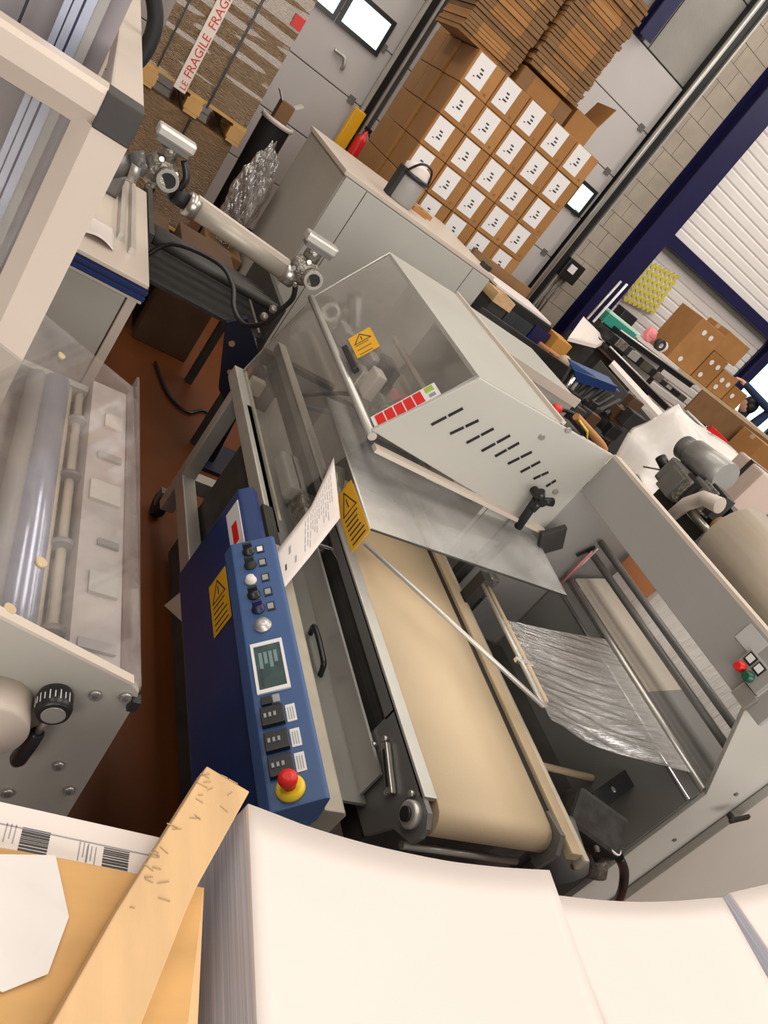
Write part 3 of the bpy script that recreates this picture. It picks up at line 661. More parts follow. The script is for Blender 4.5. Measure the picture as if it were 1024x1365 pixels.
# sloping clear cover
MB().sheet([(-.30, .705, 1.198), (.366, .705, .990), (.366, 1.60, .955), (-.30, 1.60, 1.163)], .005).build('clear_cover', PLEXI3, gm)
MB().box(.363, .369, .705, 1.60, .935, .985).build('cover_lip', PLEXI3, gm)
MB().sheet([(-.30, 1.60, 1.163), (.366, 1.60, .955), (.366, 1.60, .82), (-.30, 1.60, .82)], .005).build('cover_end', PLEXI3, gm)
MB().box(.362, .374, .69, .705, .955, .975).build('cover_clip', BLACK, gm)
# works under the cover
MB().box(-.35, .358, .72, 1.595, .30, .84).build('machine_bed', mat('bed_pale_grey', (.36, .33, .31), .4, var=.3, scale=9), gm)
MB().box(.285, .361, .72, 1.595, .84, .935).build('bed_ledge', mat('ledge_grey', (.42, .37, .35), .4, var=.25, scale=11), gm)
MB().box(-.35, .283, 1.57, 1.595, .84, .915).build('end_plate', GREY, gm)
for k, (px_, py_, r_, mt) in enumerate(((42, 700, .030, BSTEEL), (93, 700, .0085, BEIGE), (64, 690, .012, BEIGE), (160, 750, .008, ALU), (102, 700, .005, CREAM), (8, 700, .02, MGREY))):
    z = .90 if k != 3 else .875; x = atz(px_, py_, z).x
    x = min(x, .27)
    MB().cyl((x, .73, z), (x, 1.57, z), r_, 20).build('shaft', mt, gm)
    if k in (1, 3):
        for q in range(4): MB().cyl((x, .84+q*.20, z), (x, .852+q*.20, z), r_+.014, 20).build('transport_wheel', (DGREY, MGREY, DGREY, MGREY)[q], gm)
for k in range(5):
    MB().box(.19+.02*(k % 2), .29, .80+k*.16, .87+k*.16, .84, .86+.008*(k % 3)).build('guide_block', (LGREY, ALU, CREAM, MGREY, TAN)[k], gm, bevel=.004)
for k, (y, wd, m_) in enumerate(((.80, .02, MGREY), (.92, .05, LGREY), (1.04, .015, DGREY), (1.16, .06, ALU), (1.30, .02, MGREY), (1.42, .05, CREAM))):
    MB().box(.295+.01*(k % 3), .352, y, y+wd, .935, .941).build('cross_plate', m_, gm)
for px_, py_ in ((52, 752), (9, 815), (80, 476)):
    d_ = FW+RT*((px_-512)/FPX)-UP*((py_-682.5)/FPX); nn = V(.3123, .0391, 1); p0_ = V(.366, .705, .990)
    c = V(0, 0, H)+d_*((p0_-V(0, 0, H)).dot(nn)/d_.dot(nn)); nn.normalize(); MB().cyl(c, c+nn*.007, .008, 12).build('cover_screw', TAN, gm)
for a, b in ((-.3, .8), (.28, .8), (-.3, 1.5), (.28, 1.5)): MB().box(a-.03, a+.03, b-.03, b+.03, 0, .30).build('leg', GREY, gm)
MB().tube([at(198, -40, 2.3), at(205, 0, 2.3), at(207, 28, 2.3), at(200, 55, 2.3), at(186, 78, 2.3), at(165, 95, 2.3)], .020, 12).build('black_hose', RUBBER, gm)

# ------------------------------------------------------------------ shrink wrapping machine
wm = thing('wrapping_machine', 'grey shrink wrapping machine with tan belt, blue control console and clear hood', 'machine', (1.3, 1.5, 0))
BZ = .88
# belt loop with rounded ends
def belt_section(y0, y1, z1, r_, n=8):
    pts = []
    for k in range(n+1): a = R(90+180*k/n); pts.append((y0+r_+r_*math.cos(a), z1-r_+r_*math.sin(a)))
    for k in range(n+1): a = R(270+180*k/n); pts.append((y1-r_+r_*math.cos(a), z1-r_+r_*math.sin(a)))
    return pts
MB().prism([(1.0, y, z) for y, z in belt_section(.655, 1.80, BZ, .036)], (.315, 0, 0), smooth=True).build('conveyor_belt', BELT, wm)
# left side plate with long opening
sx = .968
pl_ = MB()
pl_.box(sx, sx+.012, .90, 2.6, .845, .878)      # over the opening
pl_.box(sx, sx+.012, .90, 2.6, .69, .775)
MB_side = pl_
pl_.prism([(sx, .905, .878), (sx, .67, .878), (sx, .648, .862), (sx, .643, .84), (sx, .648, .815), (sx, .70, .78), (sx, .73, .70), (sx, .905, .69)], (.012, 0, 0))
pl_.build('side_plate', DGREY, wm)
MB().box(sx, 1.0, .70, 2.6, .872, .884).build('belt_rail', ALU, wm, bevel=.002)
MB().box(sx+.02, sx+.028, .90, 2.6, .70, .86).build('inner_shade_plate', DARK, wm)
c = V(sx, .688, .842)
be = MB().lathe(c, (-1, 0, 0), [(.026, 0), (.026, .012), (.022, .016)], 26).build('bearing', ALU, wm)
MB().cyl(c-V(.016, 0, 0), c-V(.022, 0, 0), .014, 20).build('bearing_cap', BLACK, be)
MB().obox(V(sx-.008, .80, .822), V(.006, 0, 0), V(0, .05, .012), V(0, -.003, .008)).build('tension_slot', STEEL, wm, bevel=.002)
MB().obox(V(sx-.013, .80, .822), V(.003, 0, 0), V(0, .036, .009), V(0, -.001, .004)).build('tension_gap', BLACK, wm)
for y, z in ((.86, .835), (.87, .80), (.76, .80), (.72, .86)): MB().cyl((sx, y, z), (sx-.012, y, z), .006, 8).build('bolt', STEEL, wm)
MB().cyl((.985, .67, .775), (1.30, .67, .775), .008, 12).build('cross_rod', STEEL, wm)
MB().box(.985, 1.33, .74, 2.6, .62, .80).build('under_frame', DARK, wm)
# grey shelf and beige rail between belt and console
MB().box(.885, .966, .78, 2.3, .722, .73).build('shelf_plate', mat('shelf_grey', (.17, .165, .15), .45, var=.1), wm)
MB().box(.955, .962, .80, 2.3, .73, .80).build('shelf_lip', ALU, wm)
MB().prism([(.800, .70, .70), (.850, .70, .70), (.852, .70, .792), (.844, .70, .80), (.800, .70, .80)], (0, .74, 0)).build('beige_rail', mat('rail_beige', (.36, .32, .25), .5, var=.12, scale=12), wm, bevel=.003)
MB().box(.80, .90, .70, .715, .60, .70).build('rail_end_plate', BEIGE, wm)
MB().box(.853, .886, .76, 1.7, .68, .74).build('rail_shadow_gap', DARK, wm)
hd = MB().tube([(.925, 1.23, .731), (.912, 1.22, .762), (.912, 1.19, .768), (.912, 1.13, .768), (.916, 1.105, .76), (.925, 1.10, .731)], .007, 10).build('grab_handle', BLACK, wm)
# strips right of the belt
MB().box(1.346, 1.380, .63, 2.4, .858, .882).build('tan_guide_strip', TAN, wm, bevel=.004)
MB().box(1.384, 1.402, .62, 2.4, .842, .878).build('side_rail', BEIGE, wm, bevel=.006)
MB().box(1.316, 1.345, .70, 2.4, .84, .872).build('gap_channel', BLACK, wm)
MB().prism([(1.317, .64, .80), (1.317, .70, .80), (1.317, .72, .885), (1.317, .66, .893), (1.317, .635, .86)], (.014, 0, 0)).build('end_bracket', DGREY, wm)
for z in (.845, .87): MB().cyl((1.40, .635, z-.01), (1.412, .635, z-.01), .008, 10).build('bolt', STEEL, wm)
# geared motor at the belt end
gb = MB().lathe((1.44, .76, .80), (.25, -.55, -.25), [(.050, 0), (.055, .01), (.055, .10), (.045, .12), (.02, .125)], 26).build('gear_motor', DGREY, wm)
g0 = V(1.56, .72, .86)
nrm = V(-.25, -.45, .85).normalized(); gx = V(0, 0, 1).cross(nrm).normalized(); gy = nrm.cross(gx)
MB().obox(g0+V(.02, .05, -.05), gx*.075, gy*.05, nrm*.04).build('gear_housing', MATS.get('oily_iron') or mat('oily_iron', (.045, .042, .038), .65, .0, var=.4, scale=25, spec=.2), wm, bevel=.012)
rl = atz(803, 1107, .822); wl = atz(818, 1131, .818)
pb = MB().obox(atz(800, 1112, .775), V(.05, .01, 0), V(-.012, .055, .01), V(0, 0, .018)).build('motor_cover', mat('oily_iron', (.045, .042, .038), .65, .0, var=.4, scale=25, spec=.2), wm, bevel=.006)
MB().obox(rl+V(0, 0, .0), V(.014, .003, 0), V(-.003, .013, .0), V(0, 0, .004)).build('red_label', PINK, wm)
MB().ring(wl, V(0, -.1, 1), .014, .019, .006).build('round_label_ring', LABEL, wm)
MB().cyl(wl, wl+V(0, 0, .003), .014, 20).build('round_label', STEEL, wm)
MB().cyl(atz(790, 1165, .68), atz(800, 1105, .77), .035, 20).build('motor_drum', CAST, wm)
MB().tube([atz(825, 1142, .78), atz(832, 1160, .74), atz(830, 1185, .68), atz(818, 1215, .55)], .012, 10).build('motor_cable', BLACK, wm)
MB().tube([atz(785, 1095, .82), atz(793, 1112, .82), atz(797, 1135, .80)], .007, 8).build('steel_hook', CHROME, wm)
a, b = atz(797, 1068, .80), atz(843, 1034, .80)
MB().obox((a+b)/2, (b-a)/2, (b-a).cross(V(0, 0, 1)).normalized()*.024, V(0, 0, .004)).build('black_bracket', BLACK, wm, bevel=.002)
c = (a*.62+b*.38)+V(0, 0, .004); MB().cyl(c, c+V(0, 0, .004), .008, 12).build('bolt', STEEL, wm)
# console: body and tilted operating panel
con = MB().prism([(.675, .66, .565), (.675, .66, .872), (.702, .66, .895), (.722, .66, .885), (.722, .66, .565)], (0, .84, 0)).build('console', BLUE, wm, bevel=.006)
t41 = R(41); e1 = V(math.cos(t41), 0, math.sin(t41)); e2 = V(0, -1, 0); en = V(-math.sin(t41), 0, math.cos(t41))
o0 = V(.611, 0, .900)
def cp(s_, y, h=0.0): return o0+e1*s_+V(0, y, 0)+en*h
pn = MB().prism([(.611, .606, .900), (.676, .606, .9565), (.684, .606, .9565), (.697, .606, .90), (.675, .606, .84), (.611, .606, .872)], (0, .62, 0)).build('operating_panel', LBLUE, wm, bevel=.003)
def on_panel(name, s0, s1, y0, y1, h, m, bev=0, h0=0):
    return MB().obox(cp((s0+s1)/2, (y0+y1)/2, h0+h/2), e1*((s1-s0)/2), V(0, (y1-y0)/2, 0), en*(h/2)).build(name, m, pn, bevel=bev)
def knob(s_, y, r_, h, m, name='rotary_switch', flat=True):
    MB().lathe(cp(s_, y), en, [(r_*1.25, 0), (r_*1.25, .003), (r_, .004), (r_*.9, h), (r_*.4, h+.001)], 20).build(name, m, pn)
    if flat: MB().obox(cp(s_, y, h+.005), e1*r_*.9, V(0, r_*.25, 0), en*.005).build('switch_grip', m, pn, bevel=.001)
for s_, y, m_ in ((.034, 1.19, BLACK), (.033, 1.148, RUBBER), (.030, 1.062, BLACK), (.034, 1.022, NAVY)): knob(s_, y, .0105, .014, m_)
knob(.029, 1.103, .0095, .012, PAPER, 'white_button', False)
for y, m_ in ((1.19, LABEL), (1.148, GINK), (1.103, GINK), (1.062, GINK), (1.022, GINK)):
    on_panel('legend_plate', .050, .066, y-.011, y+.011, .002, BLACK); on_panel('legend_text', .052, .063, y-.007, y+.007, .001, m_, h0=.002)
MB().lathe(cp(.037, .977), en, [(.0165, 0), (.0165, .004), (.012, .006), (.012, .012), (.004, .013)], 24).build('key_switch', ALU, pn)
fr = [(.008, .066, .822, .830), (.008, .066, .928, .936), (.008, .013, .830, .928), (.061, .066, .830, .928)]
for q in fr: on_panel('display_frame', *q, .004, LABEL)
on_panel('display', .013, .061, .830, .928, .0025, SCREEN)
for k in range(4): on_panel('display_digit', .020+.009*k, .026+.009*k, .875+.01*(k % 2), .912, .0006, mat('lcd_light', (.16, .24, .24), .3), h0=.0025)
for k in range(3): on_panel('display_row', .018, .023, .838+.014*k, .848+.014*k, .0006, INK, h0=.0025)
on_panel('twin_button', .012, .030, .797, .813, .006, BLACK, .001); on_panel('twin_button', .032, .044, .797, .813, .006, GINK, .001)
for k, y in enumerate((.771, .722, .676)):
    on_panel('regulator', .008, .047, y-.018, y+.018, .010, BLACK, .002)
    for q in range(3): on_panel('regulator_key', .014+.008*q, .018+.008*q, y-.004, y+.004, .002, GINK, h0=.010)
    on_panel('regulator_label', .050, .066, y-.016, y+.018, .0012, LABEL)
    for q in range(3): on_panel('label_line', .053+.004*q, .0545+.004*q, y-.012, y+.012, .0005, GINK, h0=.0012)
MB().lathe(cp(.036, .636), en, [(.023, 0), (.023, .004), (.018, .010)], 28).build('stop_ring', EYELLOW, pn)
MB().lathe(cp(.036, .636, .010), en, [(.010, 0), (.010, .010), (.0145, .014), (.0155, .020), (.013, .026), (.006, .029)], 26).build('stop_button', RED, pn)
# stickers on the console flank (plane x = .675)
warn_sticker(con, (.6735, 1.15, .705), (0, 0, 1), (0, 1, 0), .075, .16)
st = MB().box(.6725, .6745, 1.27, 1.46, .812, .866).build('white_sticker', LABEL, con)
MB().box(.6715, .6726, 1.33, 1.40, .828, .85).build('red_print', RED, con)
# support legs, cross rails and castors
for x, y in ((.905, 2.47), (1.02, .85), (1.85, 2.47)): MB().box(x-.028, x+.028, y-.028, y+.028, .10, .69).build('leg', ALU, wm, bevel=.004)
MB().box(.878, .932, 1.45, 2.47, .22, .285).build('foot_rail', ALU, wm, bevel=.004)
MB().box(.932, 1.85, 2.44, 2.50, .22, .285).build('foot_rail', ALU, wm, bevel=.004)
MB().prism([(.72, 1.40, .50), (.72, 1.52, .50), (.72, 1.56, .40)], (.09, 0, 0)).build('white_gusset', CREAM, wm)
for x, y in ((.905, 2.55), (1.02, .85), (1.85, 2.47)):
    MB().cyl((x-.02, y, .05), (x+.02, y, .05), .05, 20).build('castor', RUBBER, wm); MB().box(x-.026, x+.026, y-.02, y+.02, .05, .12).build('castor_fork', DGREY, wm)
MB().box(.945, 1.75, .90, 2.3, .02, .66).build('power_box', DARK, wm, bevel=.01)
MB().box(.70, .96, .80, 1.42, .58, .64).build('console_bracket', DARK, wm)
# hood: sloping clear panes on aluminium bars
yA, yB = 1.64, 2.562
Ah, Bh, Ch = V(.9, 0, .727), V(.966, 0, 1.10), V(1.118, 0, 1.383)
def yy(p, y): return V(p.x, y, p.z)
MB().sheet([yy(Bh, yA), yy(Ch, yA), yy(Ch, yB), yy(Bh, yB)], .005).build('hood_pane', PLEXI, wm)
MB().sheet([yy(Ah, 1.70), yy(Bh, yA), yy(Bh, yB), yy(Ah, yB)], .005).build('hood_pane', PLEXI, wm)
MB().prism([yy(Ah, yB), yy(Bh, yB), yy(Ch, yB), V(1.44, yB, 1.383), V(1.44, yB, .75)], (0, .005, 0)).build('hood_end_pane', PLEXI, wm)
MB().tube([yy(Bh, yA-.01), yy(Bh, yB)], .013, 10).build('hood_bar', ALU, wm)
MB().box(.868, .905, 1.60, yB+.02, .675, .73).build('hood_base_bar', ALU, wm, bevel=.004)
MB().box(.906, .914, 1.66, yB, .70, .735).build('cable_chain', BEIGE, wm)
MB().tube([yy(Ah, yB), yy(Bh, yB), yy(Ch, yB)], .004, 6).build('hood_edge', ALU, wm)
MB().tube([yy(Bh, yA), yy(Ch, yA)], .006, 8).build('hood_edge', DGREY, wm)
tdir = (Ch-Bh).normalized(); nout = V(-tdir.z, 0, tdir.x)
def on_hood(s_, y, h=0.003): return yy(Bh+tdir*s_, y)+nout*h
for y0_, y1_ in ((1.95, 2.10),):
    MB().obox(on_hood(.035, (y0_+y1_)/2, .012), V(0, (y1_-y0_)/2, 0), tdir*.010, nout*.010).build('hood_handle', BLACK, wm, bevel=.004)
warn_sticker(wm, on_hood(.055, 2.02), tdir, (0, 1, 0), .078, .135, 3)
rs = MB().obox(on_hood(.115, 1.675, .004), V(0, .032, 0), tdir*.098, nout*.001).build('notice_sticker', LABEL, wm)
for k in range(5): MB().obox(on_hood(.040+.029*k, 1.675, .0055), V(0, .026, 0), tdir*.0125, nout*.0006).build('red_field', RED, rs)
MB().obox(on_hood(.192, 1.69, .0055), V(0, .012, 0), tdir*.012, nout*.0006).build('green_field', mat('lime_print', (.35, .5, .05), .5), rs)
MB().obox(on_hood(.193, 1.66, .0055), V(0, .007, 0), tdir*.009, nout*.0006).build('grey_field', GINK, rs)
# roof and slotted end panel of the tower
MB().prism([V(1.118, yA, 1.383), V(1.45, yA, 1.392), V(1.45, yB+.02, 1.392), V(1.118, yB+.02, 1.383)], (0, 0, -.012)).build('tower_roof', LGREY, wm)
MB().box(1.44, 1.455, yA, yB+.03, 1.375, 1.402).build('roof_lip', CREAM, wm)
MB().box(1.43, 1.445, yA, yB, .75, 1.37).build('tower_inner_wall', GREY, wm)
# end panel pieces around real slots
SY = 1.627
slots = []
def spt(px_, py_): return at(px_, py_, SY)
outl = [V(.952, SY, 1.115), V(1.116, SY, 1.383), V(1.671, SY, 1.395), V(1.671, SY, 1.075), V(1.40, SY, 1.085), V(1.10, SY, 1.105)]
MB().prism(outl, (0, .012, 0)).build('end_panel', LGREY, wm, bevel=.003)
sl = [((575, 566), (617, 544)), ((600, 578), (638, 560)), ((622, 590), (658, 571)), ((642, 601), (680, 580)), ((660, 608), (692, 590)), ((677, 618), (709, 602)), ((694, 629), (720, 615)), ((711, 638), (731, 629)), ((728, 648), (741, 640))]
for (a, b) in sl:
    p_, q_ = spt(*a), spt(*b); d_ = (q_-p_); L_ = d_.length; d_.normalize(); n_ = d_.cross(V(0, 1, 0))
    for u0, u1 in ((0, .48), (.54, 1)):
        c_ = p_+d_*L_*(u0+u1)/2
        MB().obox(c_-V(0, .0005, 0), d_*L_*(u1-u0)/2, V(0, .002, 0), n_*.004).build('vent_slot', BLACK, wm)
for pxy in ((722, 582), (757, 573), (585, 640), (740, 655)): MB().cyl(spt(*pxy), spt(*pxy)-V(0, .006, 0), .009, 12).build('bolt', STEEL, wm)
MB().box(.98, 1.66, SY-.03, SY, 1.075, 1.088).build('panel_fold', CREAM, wm)
# far tower body under and behind
MB().box(1.55, 2.30, SY+.013, SY+.025, .60, 1.25).build('tower_wall', MGREY, wm)
MB().box(1.46, 2.3, SY+.026, 1.9, 0.10, 1.20).build('tower_body', GREY, wm)
MB().box(1.70, 2.3, SY+.026, 1.9, 1.20, 1.21).build('tower_cover', BLK2, wm)
# bridge panel
MB().box(1.671, 1.685, .75, SY, 1.250, 1.393).build('bridge_panel', MGREY, wm, bevel=.003)
MB().box(1.671, 1.705, .75, SY, 1.390, 1.400).build('bridge_lip', CREAM, wm)
# near tower: end plate with undercut, side wall and door
npoly = [V(1.62, .81, 1.262), V(1.665, .81, 1.262), V(1.67, .81, 1.40), V(3.2, .81, 1.40), V(3.2, .81, .10), V(1.90, .81, .10), V(1.902, .81, .965)]
MB().prism(npoly[1:] , (0, -.012, 0)).build('near_plate', LGREY, wm, bevel=.002)
MB().box(2.068, 3.2, .772, .797, .10, 1.38).build('near_door', GREY, wm, bevel=.004)
for pxy in ((981, 1058), (899, 1119), (895, 1143), (1013, 952)): c = at(*pxy, .798); MB().cyl(c, c-V(0, .004, 0), .006, 10).build('bolt', DGREY, wm)
c = at(972, 1085, .775)
lv = MB().cyl(c, c-V(0, .022, 0), .009, 12).build('latch', BLACK, wm); MB().obox(c-V(0, .020, 0)+V(.012, 0, .012), V(.024, 0, .016), V(0, .004, 0), V(-.004, 0, .006)).build('latch_lever', BLACK, lv)
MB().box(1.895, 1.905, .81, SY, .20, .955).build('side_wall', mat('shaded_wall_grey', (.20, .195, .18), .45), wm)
MB().box(1.90, 2.06, .81, SY, .925, .945).build('inner_shelf', MGREY, wm)
MB().prism([V(1.915, .82, .985), V(2.02, .82, 1.03), V(2.02, 1.12, 1.03), V(1.915, 1.12, .985)], (0, 0, -.006)).build('film_tray', mat('tray_grey', (.27, .265, .255), .45), wm)
MB().prism([V(1.915, 1.12, .985), V(2.02, 1.12, 1.03), V(2.02, 1.60, 1.03), V(1.915, 1.60, .985)], (0, 0, -.006)).build('cream_tray', mat('tray_cream', (.60, .54, .46), .45), wm)
MB().box(1.40, 1.895, .95, 1.60, .30, .62).build('cross_base', DARK, wm)
MB().box(1.40, 1.895, .86, .90, .60, .66).build('cross_bar', BEIGE, wm); MB().cyl((1.41, 1.02, .70), (1.89, 1.02, .70), .010, 10).build('cross_rod', TAN, wm)
for n_, x, z, r_, m_ in (('guide_roller', 1.90, .970, .010, STEEL), ('guide_roller', 1.905, 1.082, .011, DGREY), ('guide_roller', 1.905, 1.130, .011, DGREY), ('tie_rod', 1.893, .922, .006, CHROME)):
    MB().cyl((x, .81, z), (x, SY, z), r_, 16).build(n_, m_, wm)
MB().cyl((1.935, .81, 1.078), (1.935, SY, 1.078), .007, 12).build('tie_rod', STEEL, wm); MB().cyl((1.935, .81, 1.126), (1.935, SY, 1.126), .007, 12).build('tie_rod', STEEL, wm)
c = at(781, 735, SY-.002); MB().obox(c, V(.018, 0, .028), V(0, .003, 0), V(.004, 0, -.003)).build('wall_slot', BLACK, wm)
for k in range(2):
    a, b = at(748+8*k, 778-6*k, SY-.02), at(790+8*k, 735-4*k, SY-.02); MB().cyl(a, b, .004, 8).build('sensor_cable', (PINK, ALU)[k], wm)
# star knob in front of the end panel
kc = at(722, 668, 1.57)
kn = MB().cyl(kc+V(0, .06, 0), kc-V(0, .012, 0), .014, 14).build('star_knob', BLACK, wm)
for k in range(3):
    a = R(20+120*k); MB().cyl(kc+V(0, .0, 0), kc+V(.038*math.cos(a), 0, .038*math.sin(a)), .011, 12, .014).build('knob_arm', BLACK, kn)
MB().tube([kc+V(0, .02, -.01), kc+V(.01, .02, -.06), kc+V(.03, .03, -.12)], .014, 10).build('knob_stem', RUBBER, kn)
q0 = at(735, 720, 1.58); MB().obox(q0, V(.03, 0, .03), V(0, .01, 0), V(.025, 0, -.035)).build('sensor_block', DARK, wm, bevel=.003)
# push buttons at the bridge end
qb = V(1.671, .86, 1.318)
bx_ = MB().box(1.655, 1.671, .80, .885, 1.292, 1.350).build('button_plate', MGREY, wm, bevel=.002)
for y, z, m_ in ((.868, 1.306, RED), (.838, 1.306, GREEN)):
    MB().lathe((1.655, y, z), (-1, 0, 0), [(.013, 0), (.013, .004), (.0115, .005), (.011, .014), (.007, .016)], 22).build('push_button', m_, bx_)
    lp = MB().box(1.652, 1.655, y-.012, y+.011, 1.322, 1.347).build('button_legend', BLACK, bx_)
    MB().box(1.651, 1.6525, y-.009, y+.008, 1.327, 1.344).build('legend_card', LABEL, bx_)
MB().box(1.668, 1.6712, .875, .94, 1.335, 1.382).build('blank_sticker', mat('grey_sticker', (.48, .47, .46), .5), wm)
MB().prism([(1.655, .79, 1.25), (1.685, .79, 1.25), (1.685, .79, 1.29), (1.66, .79, 1.29)], (0, .05, 0)).build('bracket_foot', STEEL, wm, bevel=.003)
# front flap over the belt, with side pane and sticker
F0, F1, F2, F3 = V(.968, 1.37, .983), V(1.664, 1.37, 1.030), V(1.664, 1.62, 1.045), V(.968, 1.985, 1.006)
MB().sheet([F0, F1, F2, V(1.42, 1.985, 1.04), F3], .005).build('front_flap', PLEXI2, wm)
MB().tube([F3, F0], .0035, 8).build('flap_edge', ALU, wm); MB().tube([F0, F1], .003, 8).build('flap_edge', DARK, wm)
MB().sheet([V(.966, 1.37, .980), V(.966, 1.37, .90), V(.966, 1.95, .90), V(.966, 1.95, 1.0)], .004).build('flap_side_pane', PLEXI, wm)
warn_sticker(wm, V(.9635, 1.362, .906), (0, 0, 1), (0, 1, 0), .078, .215, 6)
# works seen under the hood
MB().box(.99, 1.42, 1.82, 2.5, .78, .84).build('inner_bed', BLK2, wm)
MB().box(.915, 1.40, 2.46, 2.50, .70, .76).build('inner_beam', BEIGE, wm, bevel=.004)
MB().box(1.03, 1.25, 1.76, 2.46, 1.05, 1.07).build('seal_base', mat('olive_grey', (.10, .095, .075), .5), wm)
MB().cyl((1.29, 1.70, 1.15), (1.29, 2.48, 1.15), .011, 14).build('guide_shaft', BEIGE, wm)
MB().box(1.255, 1.43, 1.72, 2.5, 1.02, 1.04).build('rear_deck', mat('deck_tan', (.40, .36, .29), .5), wm)
for k, (x, y, a, b, c_, m_) in enumerate(((1.06, 1.98, .018, .035, .045, PAPER), (1.035, 2.03, .016, .03, .03, ALU), (1.075, 1.86, .025, .04, .03, CAST), (1.14, 2.12, .022, .03, .045, BLACK), (1.115, 2.18, .02, .04, .035, ALU), (1.17, 1.98, .03, .03, .03, PINK), (1.13, 2.29, .025, .05, .04, GREY), (1.06, 2.15, .02, .03, .02, DGREY), (1.21, 2.24, .025, .06, .03, DGREY), (1.20, 1.86, .03, .04, .025, ALU), (1.055, 2.35, .02, .05, .03, MGREY))):
    MB().box(x-a, x+a, y-b, y+b, 1.07, 1.07+2*c_).build('seal_unit', m_, wm, bevel=.006)
MB().box(1.36, 1.425, 1.74, 1.90, 1.04, 1.16).build('white_block', PAPER, wm, bevel=.006)
MB().tube([(1.03, 2.40, .78), (1.12, 2.15, 1.0), (1.2, 1.95, 1.08), (1.3, 1.8, 1.05)], .008, 8).build('air_hose', BLACK, wm)
MB().tube([(1.0, 2.3, .80), (1.08, 2.0, .98), (1.15, 1.75, 1.0)], .007, 8).build('air_hose', LBLUE, wm)
MB().cyl((.99, 1.62, .86), (.99, 1.72, .92), .03, 16).build('air_cylinder', STEEL, wm)
MB().box(.93, .99, 1.5, 1.72, .76, .82).build('valve_block', CAST, wm, bevel=.01); MB().box(.92, .985, 1.75, 1.95, .75, .80).build('valve_block', MGREY, wm, bevel=.01)
MB().tube([(.90, 1.50, .80), (.97, 1.45, .84), (.985, 1.30, .86)], .005, 8).build('stay_rod', CHROME, wm)
# film former triangle over the belt
T0, T1, T2 = V(.966, 1.350, .952), V(1.391, .961, .950), V(1.391, 1.398, .952)
MB().tube([T0, T1], .006, 10).build('former_arm', ALU, wm); MB().tube([T1, T2], .006, 10).build('former_arm', ALU, wm)
MB().tube([T1+V(.022, .02, 0), T2+V(.022, 0, 0)], .006, 10).build('former_arm', TAN, wm)
MB().obox(V(1.40, 1.10, .951), V(.03, 0, 0), V(0, .006, 0), V(0, 0, .005)).build('former_clip', CHROME, wm)
MB().box(1.385, 1.42, 1.38, 1.42, .60, .97).build('former_post', DARK, wm)
for k in range(7): MB().box(1.42+.03*(k % 4), 1.455+.03*(k % 4), 1.40+.03*k, 1.43+.03*k, .80+.02*(k % 3), .90+.02*(k % 3)).build('drive_part', (BLACK, DARK, CAST)[k % 3], wm, bevel=.003)

# plastic film running from the rollers to the triangle
def web(u, v):          # u: from triangle to roller, v: far to near
    a = V(1.39, 1.25-.33*v, .952); b = V(1.888, 1.33-.47*v, .968)
    p_ = a.lerp(b, u); sag = -.018*math.sin(math.pi*u)*(.25+.75*v)
    wr = (.006*math.sin(46*v+6*u+2*math.sin(4*u))+.004*math.sin(83*v-7*u))*math.sin(math.pi*min(1, u*.98+.02))*(.15+v*v*1.2)
    return p_+V(0, -.008*math.sin(math.pi*u)*v, sag+wr)
tag(MB().grid(web, 24, 110).build('film_web', FILM), 'clear wrinkled plastic film stretched from rollers to the folding triangle', 'plastic film')
fw = tag(MB().grid(lambda u, v: V(2.035+.035*v+.004*math.sin(9*u+5*v), .84+.76*u, 1.034+.23*v+.004*math.sin(23*u+3*v)), 40, 12).build('film_sheet', mat('bright_film', (.78, .74, .71), .25, var=.05, scale=6, bump=.5, bscale=12, stretch=(3, 8, 1))), 'crinkled white film hanging behind the guide rollers', 'plastic film')
tag(MB().box(2.030, 2.034, 1.44, 1.605, 1.09, 1.21).build('orange_card', mat('orange_paperboard', (.50, .20, .08), .6)), 'orange card behind the far end of the guide rollers', 'card')
# film roll behind the bridge
rx, rz, rr = 2.02, 1.36, .125
frl = thing('film_roll', 'large roll of pale film lying behind the grey bridge panel', 'film roll', (rx+.12, 1.2, rz))
RC = V(2.20, 0, 1.395)
MB().cyl(RC+V(0, .85, 0), RC+V(0, 1.50, 0), rr, 48).build('wound_film', ROLLM, frl)
MB().cyl(RC+V(0, .83, 0), RC+V(0, 1.58, 0), .03, 20).build('core', CARD2, frl)
for y in (.835, 1.56): MB().box(2.17, 2.23, y-.01, y+.01, 1.20, 1.36).build('cradle', DGREY, wm)
MB().box(2.16, 2.24, .82, 1.60, 1.20, 1.22).build('cradle_floor', DGREY, wm)

